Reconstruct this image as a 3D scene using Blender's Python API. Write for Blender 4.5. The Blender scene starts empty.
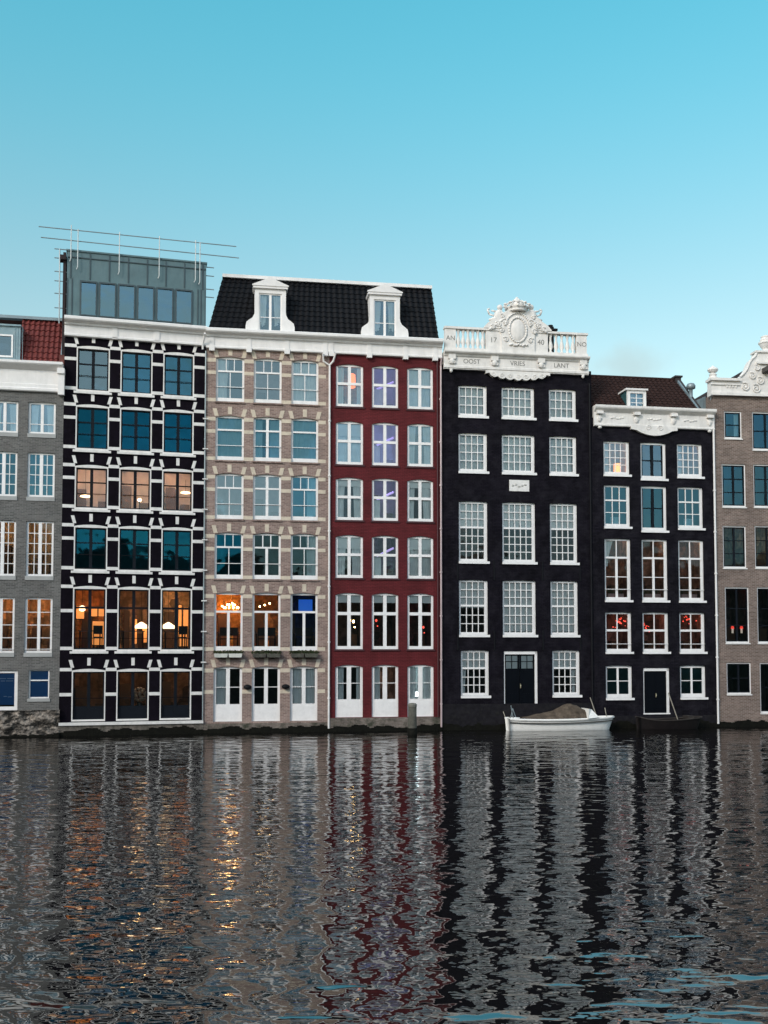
import bpy, math, random
import numpy as np
from mathutils import Vector, noise as mnoise
random.seed(7)
R = math.radians
scene = bpy.context.scene
COL = scene.collection

# ------------------------------------------------------------------ camera
F_PX, PITCH, HOR, CAM_H = 1000.0, R(2.8), 651.0, 3.6
PPY = HOR - F_PX*math.tan(PITCH)
cam_d = bpy.data.cameras.new('camera'); cam = bpy.data.objects.new('camera', cam_d); COL.objects.link(cam)
cam_d.sensor_width = 36; cam_d.sensor_fit = 'AUTO'; cam_d.lens = F_PX/1024*36
cam_d.shift_y = (PPY-512)/1024; cam_d.clip_start = .1; cam_d.clip_end = 5000
cam.location = (0, 0, CAM_H); cam.rotation_euler = (math.pi/2+PITCH, 0, 0)
scene.camera = cam
FW = Vector((0, math.cos(PITCH), math.sin(PITCH))); UPV = Vector((0, -math.sin(PITCH), math.cos(PITCH)))
def ray(px, py):
    return FW + Vector(((px-384)/F_PX, 0, 0)) - UPV*((py-PPY)/F_PX)

# ------------------------------------------------------------------ materials
def newmat(name):
    m = bpy.data.materials.new(name); m.use_nodes = True
    nt = m.node_tree; b = nt.nodes['Principled BSDF']
    return m, nt, b
def node(nt, t, **kw):
    n = nt.nodes.new(t)
    for k, v in kw.items():
        if k in n.inputs.keys(): n.inputs[k].default_value = v
        else: setattr(n, k, v)
    return n
def c4(c): return (c[0], c[1], c[2], 1)
def plain(name, col, rough=.6, var=.25, scale=1.5, bump=.0, bscale=20, metallic=0, spec=.5, dirt=None, dirt_amt=.0, streak=False):
    """base colour with noise variation, optional grime, micro bump"""
    m, nt, b = newmat(name)
    tc = node(nt, 'ShaderNodeTexCoord')
    n = node(nt, 'ShaderNodeTexNoise'); n.inputs['Scale'].default_value = scale; n.inputs['Detail'].default_value = 6
    n.inputs['Roughness'].default_value = .65
    nt.links.new(tc.outputs['Object'], n.inputs['Vector'])
    mp = node(nt, 'ShaderNodeMapRange'); mp.inputs['From Min'].default_value = .3; mp.inputs['From Max'].default_value = .7
    mp.inputs['To Min'].default_value = 1-var; mp.inputs['To Max'].default_value = 1+var*.6
    nt.links.new(n.outputs['Fac'], mp.inputs['Value'])
    mul = node(nt, 'ShaderNodeVectorMath', operation='SCALE'); mul.inputs[0].default_value = col
    nt.links.new(mp.outputs[0], mul.inputs['Scale'])
    out = mul.outputs[0]
    if dirt is not None:
        mpp = node(nt, 'ShaderNodeMapping'); mpp.inputs['Scale'].default_value = (3.5, 3.5, .5 if streak else 3.5)
        nt.links.new(tc.outputs['Object'], mpp.inputs['Vector'])
        n2 = node(nt, 'ShaderNodeTexNoise'); n2.inputs['Scale'].default_value = 1.3; n2.inputs['Detail'].default_value = 7; n2.inputs['Roughness'].default_value = .7
        nt.links.new(mpp.outputs[0], n2.inputs['Vector'])
        cr = node(nt, 'ShaderNodeMapRange'); cr.inputs['From Min'].default_value = .48; cr.inputs['From Max'].default_value = .72
        cr.inputs['To Max'].default_value = dirt_amt
        nt.links.new(n2.outputs['Fac'], cr.inputs['Value'])
        mx = node(nt, 'ShaderNodeMix', data_type='RGBA')
        nt.links.new(cr.outputs[0], mx.inputs['Factor']); nt.links.new(out, mx.inputs['A']); mx.inputs['B'].default_value = c4(dirt)
        out = mx.outputs['Result']
    nt.links.new(out, b.inputs['Base Color'])
    b.inputs['Roughness'].default_value = rough; b.inputs['Metallic'].default_value = metallic
    b.inputs['Specular IOR Level'].default_value = spec
    if bump:
        n3 = node(nt, 'ShaderNodeTexNoise'); n3.inputs['Scale'].default_value = bscale; n3.inputs['Detail'].default_value = 4
        nt.links.new(tc.outputs['Object'], n3.inputs['Vector'])
        bp = node(nt, 'ShaderNodeBump'); bp.inputs['Distance'].default_value = bump
        nt.links.new(n3.outputs['Fac'], bp.inputs['Height']); nt.links.new(bp.outputs[0], b.inputs['Normal'])
    return m
def brick(name, c1, c2, mortar, rough=.85, patch=.3, bw=.21, rh=.066, mort=.012, stain=None, stain_amt=.5, spec=.3):
    m, nt, b = newmat(name)
    tc = node(nt, 'ShaderNodeTexCoord'); sp = node(nt, 'ShaderNodeSeparateXYZ'); cb = node(nt, 'ShaderNodeCombineXYZ')
    nt.links.new(tc.outputs['Object'], sp.inputs[0])
    ad = node(nt, 'ShaderNodeMath', operation='ADD'); nt.links.new(sp.outputs['X'], ad.inputs[0]); nt.links.new(sp.outputs['Y'], ad.inputs[1])
    nt.links.new(ad.outputs[0], cb.inputs['X']); nt.links.new(sp.outputs['Z'], cb.inputs['Y'])
    br = node(nt, 'ShaderNodeTexBrick'); br.inputs['Scale'].default_value = 1
    br.inputs['Brick Width'].default_value = bw; br.inputs['Row Height'].default_value = rh
    br.inputs['Mortar Size'].default_value = mort; br.inputs['Mortar Smooth'].default_value = .4
    br.inputs['Color1'].default_value = c4(c1); br.inputs['Color2'].default_value = c4(c2); br.inputs['Mortar'].default_value = c4(mortar)
    nt.links.new(cb.outputs[0], br.inputs['Vector'])
    n = node(nt, 'ShaderNodeTexNoise'); n.inputs['Scale'].default_value = .9; n.inputs['Detail'].default_value = 8; n.inputs['Roughness'].default_value = .7
    nt.links.new(tc.outputs['Object'], n.inputs['Vector'])
    mp = node(nt, 'ShaderNodeMapRange'); mp.inputs['From Min'].default_value = .3; mp.inputs['From Max'].default_value = .7
    mp.inputs['To Min'].default_value = 1-patch; mp.inputs['To Max'].default_value = 1+patch
    nt.links.new(n.outputs['Fac'], mp.inputs['Value'])
    mul = node(nt, 'ShaderNodeVectorMath', operation='SCALE'); nt.links.new(br.outputs['Color'], mul.inputs[0]); nt.links.new(mp.outputs[0], mul.inputs['Scale'])
    out = mul.outputs[0]
    if stain is not None:
        n2 = node(nt, 'ShaderNodeTexNoise'); n2.inputs['Scale'].default_value = 1.7; n2.inputs['Detail'].default_value = 8; n2.inputs['Roughness'].default_value = .75
        nt.links.new(tc.outputs['Object'], n2.inputs['Vector'])
        cr = node(nt, 'ShaderNodeMapRange'); cr.inputs['From Min'].default_value = .45; cr.inputs['From Max'].default_value = .65; cr.inputs['To Max'].default_value = stain_amt
        nt.links.new(n2.outputs['Fac'], cr.inputs['Value'])
        mx = node(nt, 'ShaderNodeMix', data_type='RGBA'); nt.links.new(cr.outputs[0], mx.inputs['Factor'])
        nt.links.new(out, mx.inputs['A']); mx.inputs['B'].default_value = c4(stain); out = mx.outputs['Result']
    nt.links.new(out, b.inputs['Base Color']); b.inputs['Roughness'].default_value = rough; b.inputs['Specular IOR Level'].default_value = spec
    bp = node(nt, 'ShaderNodeBump'); bp.inputs['Distance'].default_value = .012; bp.invert = True
    nt.links.new(br.outputs['Fac'], bp.inputs['Height']); nt.links.new(bp.outputs[0], b.inputs['Normal'])
    return m
def glass(name, fac, refl, trans, wob=.004):
    m, nt, b = newmat(name); nt.nodes.remove(b)
    out = [n for n in nt.nodes if n.type == 'OUTPUT_MATERIAL'][0]
    g = node(nt, 'ShaderNodeBsdfGlossy'); g.inputs['Color'].default_value = c4(refl); g.inputs['Roughness'].default_value = .03
    t = node(nt, 'ShaderNodeBsdfTransparent'); t.inputs['Color'].default_value = c4(trans)
    mx = node(nt, 'ShaderNodeMixShader')
    lw = node(nt, 'ShaderNodeFresnel'); lw.inputs['IOR'].default_value = 1.5
    ad = node(nt, 'ShaderNodeMath', operation='ADD'); ad.use_clamp = True; nt.links.new(lw.outputs[0], ad.inputs[0]); ad.inputs[1].default_value = fac
    nt.links.new(ad.outputs[0], mx.inputs['Fac']); nt.links.new(t.outputs[0], mx.inputs[1]); nt.links.new(g.outputs[0], mx.inputs[2])
    tc = node(nt, 'ShaderNodeTexCoord')
    n3 = node(nt, 'ShaderNodeTexNoise'); n3.inputs['Scale'].default_value = 1.6; n3.inputs['Detail'].default_value = 1
    nt.links.new(tc.outputs['Object'], n3.inputs['Vector'])
    bp = node(nt, 'ShaderNodeBump'); bp.inputs['Distance'].default_value = wob*1.8
    nt.links.new(n3.outputs['Fac'], bp.inputs['Height']); nt.links.new(bp.outputs[0], g.inputs['Normal'])
    nt.links.new(mx.outputs[0], out.inputs['Surface'])
    return m
def roomwall(name, col):
    m, nt, b = newmat(name); tc = node(nt, 'ShaderNodeTexCoord')
    mp = node(nt, 'ShaderNodeMapping'); mp.inputs['Scale'].default_value = (1.9, 1.9, 1.15); nt.links.new(tc.outputs['Object'], mp.inputs['Vector'])
    v = node(nt, 'ShaderNodeTexVoronoi'); v.distance = 'CHEBYCHEV'; v.inputs['Scale'].default_value = 1.3; v.inputs['Randomness'].default_value = .8; nt.links.new(mp.outputs[0], v.inputs['Vector'])
    sp = node(nt, 'ShaderNodeSeparateColor'); nt.links.new(v.outputs['Color'], sp.inputs[0])
    mr = node(nt, 'ShaderNodeMapRange'); mr.inputs['To Min'].default_value = .28; mr.inputs['To Max'].default_value = 1.25; nt.links.new(sp.outputs[0], mr.inputs['Value'])
    ns = node(nt, 'ShaderNodeTexNoise'); ns.inputs['Scale'].default_value = 5; ns.inputs['Detail'].default_value = 5; nt.links.new(tc.outputs['Object'], ns.inputs['Vector'])
    m2 = node(nt, 'ShaderNodeMapRange'); m2.inputs['From Min'].default_value = .35; m2.inputs['From Max'].default_value = .65; m2.inputs['To Min'].default_value = .5; m2.inputs['To Max'].default_value = 1.15; nt.links.new(ns.outputs['Fac'], m2.inputs['Value'])
    mu = node(nt, 'ShaderNodeMath', operation='MULTIPLY'); nt.links.new(mr.outputs[0], mu.inputs[0]); nt.links.new(m2.outputs[0], mu.inputs[1])
    sc = node(nt, 'ShaderNodeVectorMath', operation='SCALE'); sc.inputs[0].default_value = col; nt.links.new(mu.outputs[0], sc.inputs['Scale'])
    nt.links.new(sc.outputs[0], b.inputs['Base Color']); b.inputs['Roughness'].default_value = .8
    return m
def emit(name, col, s):
    m, nt, b = newmat(name); b.inputs['Base Color'].default_value = c4(col)
    b.inputs['Emission Color'].default_value = c4(col); b.inputs['Emission Strength'].default_value = s
    return m
_mc = {}
def cached(key, fn, *a, **k):
    if key not in _mc: _mc[key] = fn(key, *a, **k)
    return _mc[key]

M = dict(
 white=plain('white_paint', (.76, .735, .72), .55, .10, 2, dirt=(.50, .49, .47), dirt_amt=.28, streak=True),
 white_fr=plain('white_frame_paint', (.83, .805, .79), .5, .08, 3, dirt=(.5, .5, .48), dirt_amt=.25),
 stone_white=plain('white_stone', (.75, .72, .69), .75, .14, 3, .004, 25, dirt=(.44, .43, .41), dirt_amt=.4, streak=True),
 black_wall=plain('black_painted_wall', (.0055, .0038, .0070), .8, .45, 1.2, .008, 14, dirt=(.012, .009, .016), dirt_amt=.5, spec=.06),
 black_brick=brick('black_brick', (.0062, .0050, .0085), (.0100, .0082, .0125), (.003, .0025, .005), .8, .6, stain=(.022, .020, .026), stain_amt=.6, spec=.08),
 dark_brick=brick('dark_brick', (.0075, .0064, .0100), (.0115, .0098, .0145), (.003, .0028, .005), .8, .6, stain=(.026, .024, .030), stain_amt=.6, spec=.08),
 taupe=brick('taupe_brick', (.185, .118, .10), (.33, .23, .195), (.38, .30, .265), .9, .25, stain=(.19, .145, .13), stain_amt=.45),
 cream=plain('cream_stone', (.60, .51, .40), .8, .16, 3, .004, 30, dirt=(.33, .29, .24), dirt_amt=.5),
 red=brick('red_painted_brick', (.118, .0175, .0205), (.138, .021, .0245), (.075, .0115, .0135), .65, .35, stain=(.088, .014, .017), stain_amt=.6, spec=.15),
 red_sill=plain('dark_red_sill', (.05, .009, .012), .6, .2),
 grey_brick=brick('grey_brick', (.075, .074, .072), (.15, .145, .138), (.19, .187, .178), .9, .22, stain=(.17, .15, .14), stain_amt=.3),
 brown_brick=brick('brown_brick', (.12, .078, .062), (.235, .165, .138), (.31, .265, .235), .9, .25, stain=(.11, .083, .07), stain_amt=.4),
 base_brick=brick('base_brick', (.13, .10, .085), (.22, .175, .15), (.19, .17, .15), .95, .5, stain=(.035, .04, .025), stain_amt=.95),
 base_stone=plain('quay_stone', (.15, .13, .11), .9, .6, 4, .03, 9, dirt=(.03, .032, .02), dirt_amt=1),
 rough_stone=plain('old_rubble_stone', (.30, .255, .215), .9, .9, 4.5, .16, 5, dirt=(.012, .010, .008), dirt_amt=1),
 dark_base=plain('dark_plinth', (.011, .010, .013), .85, .5, 3, .02, 9, dirt=(.024, .023, .022), dirt_amt=.6, spec=.15),
 algae=plain('wet_algae', (.006, .006, .004), .7, .5, 5, .02, 12, spec=.1),
 metal=plain('zinc_cladding', (.085, .150, .165), .5, .22, 1.3, metallic=.1, dirt=(.13, .19, .20), dirt_amt=.5, streak=True),
 metal_dark=plain('dark_zinc_seam', (.035, .060, .07), .5, .2),
 steel=plain('galvanised_tube', (.26, .31, .33), .45, .2, metallic=.5),
 zinc=plain('grey_zinc_sheet', (.20, .26, .29), .5, .2, metallic=.2),
 black_iron=plain('black_iron', (.006, .006, .008), .6, .2, spec=.15),
 dark_frame=plain('dark_window_paint', (.005, .007, .011), .5, .2, spec=.15),
 black_door=plain('black_gloss_door', (.002, .0028, .005), .35, .2, spec=.14),
 tile_black=plain('glazed_black_tile', (.006, .0062, .008), .5, .35, 3, spec=.12),
 tile_red=plain('red_clay_tile', (.135, .019, .015), .7, .35, 6),
 tile_brown=plain('brown_clay_tile', (.034, .018, .016), .85, .5, 7, spec=.1),
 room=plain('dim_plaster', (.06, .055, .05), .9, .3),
 curtain=plain('white_curtain', (.80, .84, .82), .9, .15, 2),
 curtain_grey=plain('grey_curtain', (.56, .62, .62), .9, .15, 2),
 blind=plain('roller_blind', (.86, .88, .85), .9, .06),
 wood=plain('weathered_oak', (.085, .080, .065), .9, .5, 6, .02, 14, dirt=(.04, .05, .03), dirt_amt=.7),
 hull=plain('white_hull_paint', (.86, .84, .80), .35, .05, 2, dirt=(.5, .46, .40), dirt_amt=.3),
 tarp=plain('brown_grey_tarpaulin', (.115, .088, .066), .9, .5, 3, .08, 5, dirt=(.035, .027, .021), dirt_amt=.9, spec=.15),
 leaf=plain('box_plant_leaf', (.05, .07, .025), .8, .4, 8),
 plaster_dark=plain('blue_opaque_panel', (.010, .11, .33), .3, .1),
 ground=plain('paving_ground', (.12, .115, .105), .9, .3, .5),
)
for n_ in M['rough_stone'].node_tree.nodes:
    if n_.type == 'MAP_RANGE' and abs(n_.inputs['From Min'].default_value-.48) < .01: n_.inputs['From Min'].default_value = .43; n_.inputs['From Max'].default_value = .57
    if n_.type == 'MAPPING': n_.inputs['Scale'].default_value = (2.2, 2.2, 4.5)
G_CLEAR = glass('clear_glass', .005, (.75, .95, 1), (.96, .98, .97))
G_TEAL = glass('teal_tinted_glass', .10, (.03, .34, .52), (.42, .62, .66))
G_DARK = glass('dark_glass', .0, (.5, .85, .9), (.75, .8, .8))
G_SKY = glass('coated_roof_glass', .24, (.50, .76, .80), (.35, .5, .6))
G_SOFT = glass('soft_glass', .03, (.6, .8, .85), (.95, .97, .96))
G_PALE = glass('pale_sky_glass', .19, (.58, .78, .84), (.88, .93, .94))
G_DEEP = glass('deep_blue_glass', .12, (.26, .58, .70), (.62, .78, .82))

# ------------------------------------------------------------------ mesh builder
class MB:
    def __init__(s): s.v = []; s.f = []; s.mi = []; s.cur = 0
    def add(s, vs, fs):
        o = len(s.v); s.v += [tuple(v) for v in vs]
        for f in fs: s.f.append([o+i for i in f]); s.mi.append(s.cur)
    def quad(s, a, b, c, d): s.add([a, b, c, d], [(0, 1, 2, 3)])
    def box(s, x0, x1, y0, y1, z0, z1):
        if x1 < x0: x0, x1 = x1, x0
        if y1 < y0: y0, y1 = y1, y0
        if z1 < z0: z0, z1 = z1, z0
        s.add([(x0,y0,z0),(x1,y0,z0),(x1,y1,z0),(x0,y1,z0),(x0,y0,z1),(x1,y0,z1),(x1,y1,z1),(x0,y1,z1)],
              [(0,3,2,1),(4,5,6,7),(0,1,5,4),(1,2,6,5),(2,3,7,6),(3,0,4,7)])
    def prism(s, pts, y0, y1):
        """polygon in (x,z) extruded from y0 (front) to y1 (back)"""
        n = len(pts)
        s.add([(p[0], y0, p[1]) for p in pts]+[(p[0], y1, p[1]) for p in pts],
              [tuple(range(n)), tuple(range(2*n-1, n-1, -1))]+[(i, (i+1) % n, n+(i+1) % n, n+i)[::-1] for i in range(n)])
    def extrude_x(s, prof, x0, x1):
        """profile in (y,z) extruded along x"""
        n = len(prof)
        s.add([(x0, p[0], p[1]) for p in prof]+[(x1, p[0], p[1]) for p in prof],
              [tuple(range(n)), tuple(range(2*n-1, n-1, -1))]+[(i, (i+1) % n, n+(i+1) % n, n+i)[::-1] for i in range(n)])
    def tube(s, p0, p1, r, n=8, r1=None):
        p0 = Vector(p0); p1 = Vector(p1); d = (p1-p0).normalized()
        a = d.orthogonal().normalized(); b = d.cross(a); r1 = r if r1 is None else r1
        vs = [];
        for p, rr in ((p0, r), (p1, r1)):
            for i in range(n):
                t = 2*math.pi*i/n; vs.append(p+a*math.cos(t)*rr+b*math.sin(t)*rr)
        s.add(vs, [(i, (i+1) % n, n+(i+1) % n, n+i) for i in range(n)]+[tuple(range(n))[::-1], tuple(range(n, 2*n))])
    def path(s, pts, r, n=8):
        for a, b in zip(pts[:-1], pts[1:]): s.tube(a, b, r, n)
    def lathe(s, cx, cy, prof, n=12):
        """prof list of (r,z)"""
        vs = []; k = len(prof)
        for r, z in prof:
            for i in range(n):
                t = 2*math.pi*i/n; vs.append((cx+r*math.cos(t), cy+r*math.sin(t), z))
        fs = [(j*n+i, j*n+(i+1) % n, (j+1)*n+(i+1) % n, (j+1)*n+i) for j in range(k-1) for i in range(n)]
        fs += [tuple(range(n))[::-1], tuple(range((k-1)*n, k*n))]
        s.add(vs, fs)
    def ell(s, c, r, n=10, m=7, rot=0):
        vs = []; fs = []
        for j in range(m+1):
            ph = math.pi*j/m
            for i in range(n):
                t = 2*math.pi*i/n
                x = r[0]*math.sin(ph)*math.cos(t); y = r[1]*math.sin(ph)*math.sin(t); z = r[2]*math.cos(ph)
                if rot: x, z = x*math.cos(rot)-z*math.sin(rot), x*math.sin(rot)+z*math.cos(rot)
                vs.append((c[0]+x, c[1]+y, c[2]+z))
        for j in range(m):
            for i in range(n): fs.append((j*n+i, (j+1)*n+i, (j+1)*n+(i+1) % n, j*n+(i+1) % n))
        s.add(vs, fs)
    def ring(s, c, rx, rz, r, n=20, k=6, a0=0, a1=2*math.pi):
        pts = [(c[0]+rx*math.cos(a0+(a1-a0)*i/n), c[1], c[2]+rz*math.sin(a0+(a1-a0)*i/n)) for i in range(n+1)]
        s.path(pts, r, k)
    def curl(s, c, r0, turns, r, flip=1, n=22, a0=0):
        pts = []
        for i in range(n+1):
            t = i/n; a = a0+turns*2*math.pi*t; rr = r0*(1-.8*t)
            pts.append((c[0]+flip*rr*math.cos(a), c[1], c[2]+rr*math.sin(a)))
        s.path(pts, r, 6)
    def build(s, name, mats, parent=None, smooth=False):
        me = bpy.data.meshes.new(name); me.from_pydata(s.v, [], s.f)
        if not isinstance(mats, (list, tuple)): mats = [mats]
        for m in mats: me.materials.append(m)
        if len(mats) > 1: me.polygons.foreach_set('material_index', s.mi)
        if smooth: me.polygons.foreach_set('use_smooth', [True]*len(me.polygons))
        me.update()
        o = bpy.data.objects.new(name, me); COL.objects.link(o)
        if parent is not None: o.parent = parent
        return o
def tag(o, label, cat, group=None, kind=None):
    if label: o['label'] = label
    if cat: o['category'] = cat
    if group: o['group'] = group
    if kind: o['kind'] = kind
    return o

# ------------------------------------------------------------------ house frames
class House:
    def __init__(s, O, th, name, label, cat='house'):
        s.O = Vector((O[0], O[1])); s.th = th
        s.t = Vector((math.cos(th), math.sin(th))); s.n = Vector((-math.sin(th), math.cos(th)))
        s.e = bpy.data.objects.new(name, None); COL.objects.link(s.e)
        s.e.location = (O[0], O[1], 0); s.e.rotation_euler = (0, 0, th); s.e.empty_display_size = .5
        tag(s.e, label, cat, 'canal houses in the waterfront row')
    def uz(s, px, py, off=0):
        d = ray(px, py); k = (s.O.dot(s.n)+off)/(Vector((d.x, d.y)).dot(s.n))
        P = Vector((d.x*k, d.y*k)); return ((P-s.O).dot(s.t), CAM_H+d.z*k)
    def u(s, px, py, off=0): return s.uz(px, py, off)[0]
    def z(s, px, py, off=0): return s.uz(px, py, off)[1]
    def world(s, u, y, z):
        p = s.O+s.t*u+s.n*y; return (p.x, p.y, z)
def hit(O, th, px):
    n = Vector((-math.sin(th), math.cos(th))); d = ray(px, HOR); k = Vector(O).dot(n)/Vector((d.x, d.y)).dot(n)
    return (d.x*k, d.y*k)
TH = [R(10.5), R(14.5), R(8.8), R(8.8), R(9.0), R(9.0), R(7.0)]
XB = [-62, 60, 203.5, 328.7, 441.8, 594, 717.3, 822]
d0 = ray(XB[3], HOR); k0 = 44.9/d0.y
C = {3: (d0.x*k0, 44.9)}
for i in (2, 1, 0): C[i] = hit(C[i+1], TH[i], XB[i])
for i in (3, 4, 5, 6): C[i+1] = hit(C[i], TH[i], XB[i+1])
HS = []
hdef = [('grey_brick_house', 'grey brick canal house with red tiled roof at the left edge'),
 ('black_white_house', 'black canal house with white stone blocks and a metal roof box'),
 ('taupe_brick_house', 'taupe brick canal house with cream stone bands and white double doors'),
 ('red_brick_house', 'dark red painted canal house with white cross windows'),
 ('black_ornate_house', 'tall black canal house with white balustrade and carved crown crest'),
 ('black_tiled_house', 'lower black canal house with white cornice and brown tiled roof'),
 ('brown_brick_house', 'brown brick canal house with scrolled white gable at the right edge')]
for i, (nm, lb) in enumerate(hdef): HS.append(House(C[i], TH[i], nm, lb))
W_ = [(Vector(C[i+1])-Vector(C[i])).length for i in range(7)]

# ------------------------------------------------------------------ facade pieces
def arc(a, b, d, rise, n=8):
    return [(a+(b-a)*i/n, d-rise*(2*i/n-1)**2) for i in range(n+1)]
def facade(h, u0, u1, z0, z1, ops, mat, reveal=.28, depth=10, name='wall'):
    mb = MB()
    us = sorted({round(v, 4) for v in [u0, u1]+[q for o in ops for q in (o[0], o[1])]})
    zs = sorted({round(v, 4) for v in [z0, z1]+[q for o in ops for q in (o[2], o[3])]})
    for i in range(len(us)-1):
        for j in range(len(zs)-1):
            cu = (us[i]+us[i+1])/2; cz = (zs[j]+zs[j+1])/2
            if any(o[0] < cu < o[1] and o[2] < cz < o[3] for o in ops): continue
            mb.quad((us[i], 0, zs[j]), (us[i+1], 0, zs[j]), (us[i+1], 0, zs[j+1]), (us[i], 0, zs[j+1]))
    for a, b, c, d, rise in ops:
        A = arc(a, b, d, rise)
        if rise > 0:
            for p, q in zip(A[:-1], A[1:]):
                mb.quad((p[0], 0, p[1]), (q[0], 0, q[1]), (q[0], 0, d), (p[0], 0, d))
        for p, q in zip(A[:-1], A[1:]):
            mb.quad((p[0], 0, p[1]), (p[0], reveal, p[1]), (q[0], reveal, q[1]), (q[0], 0, q[1]))
        mb.quad((a, 0, c), (a, reveal, c), (a, reveal, A[0][1]), (a, 0, A[0][1]))
        mb.quad((b, 0, c), (b, 0, A[-1][1]), (b, reveal, A[-1][1]), (b, reveal, c))
        mb.quad((a, 0, c), (b, 0, c), (b, reveal, c), (a, reveal, c))
    mb.quad((u0, 0, z0), (u0, 0, z1), (u0, depth, z1), (u0, depth, z0))
    mb.quad((u1, 0, z0), (u1, depth, z0), (u1, depth, z1), (u1, 0, z1))
    mb.quad((u0, depth, z0), (u0, depth, z1), (u1, depth, z1), (u1, depth, z0))
    mb.quad((u0, 0, z1), (u1, 0, z1), (u1, depth, z1), (u0, depth, z1))
    return mb.build(name, mat, h.e)

def room(win, a, b, c, d, y0, dep, lit):
    """interior seen through a window; lit = (wall colour, lamp colour, strength, position fraction)"""
    mb = MB(); e = .10
    a -= e; b += e; c -= .05; d += .42; y1 = y0+dep
    mb.quad((a, y1, c), (b, y1, c), (b, y1, d), (a, y1, d))
    mb.quad((a, y0, c), (a, y1, c), (a, y1, d), (a, y0, d)); mb.quad((b, y0, c), (b, y1, c), (b, y1, d), (b, y0, d))
    mb.quad((a, y0, c), (b, y0, c), (b, y1, c), (a, y1, c)); mb.quad((a, y0, d), (b, y0, d), (b, y1, d), (a, y1, d))
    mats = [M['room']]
    if lit:
        wc, lc, st, fr = lit[:4]
        mats = [(cached('wall_%.2f_%.2f_%.2f' % wc, plain, wc, .9, .3, 1.5) if min(wc) > .3 else cached('panelled_wall_%.2f_%.2f_%.2f' % wc, roomwall, wc)), cached('lamp_%.2f_%.2f_%.2f_%g' % (lc+(st,)), emit, lc, st)]
        mb.cur = 1
        cu = a+(b-a)*fr; zt = d-.10
        mb.box(cu-.22, cu+.22, y0+.25, y0+.5, zt, zt+.05)
        mb.cur = 0
        # simple fittings standing in the lit room: shelf, picture, doorway
        rr = random.Random(int(abs(a*311+c*97)*10))
        mb2 = MB()
        hh = d-c
        mb2.box(a+.05+rr.random()*.3, a+.45+rr.random()*.3, y1-.35, y1-.02, c, c+hh*(.35+.3*rr.random()))
        mb2.box(b-.5, b-.1, y1-.6, y1-.1, c, c+hh*.25)
        mb2.build('furnishing', cached('dark_walnut', plain, (.12, .06, .03), .6, .3), win)
    return mb.build('room', mats, win)

def curtain(win, segs, a, b, c, d, y, mat):
    mb = MB()
    for (f0, f1, g0, g1, pin) in segs:
        x0 = a+(b-a)*f0; x1 = a+(b-a)*f1; z0 = c+(d-c)*g0; z1 = c+(d-c)*g1
        n = max(8, int((x1-x0)*36)); rows = 5; vs = []; ph = random.random()*6
        side = 1 if (f0+f1)/2 > .5 else -1
        for j in range(rows+1):
            t = j/rows; z = z1+(z0-z1)*t
            for i in range(n+1):
                s_ = i/n; x = x0+(x1-x0)*s_
                if pin:
                    xo = x1 if side > 0 else x0; x = xo+(x-xo)*(1-pin*math.sin(t*math.pi*.5))
                yy = y+.022*math.sin(s_*(x1-x0)*26+ph+.6*math.sin(s_*9+ph))+.008*math.sin(s_*50)
                vs.append((x, yy, z))
        mb.add(vs, [(j*(n+1)+i, j*(n+1)+i+1, (j+1)*(n+1)+i+1, (j+1)*(n+1)+i) for j in range(rows) for i in range(n)])
    return mb.build('curtain', mat, win, smooth=True)

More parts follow.
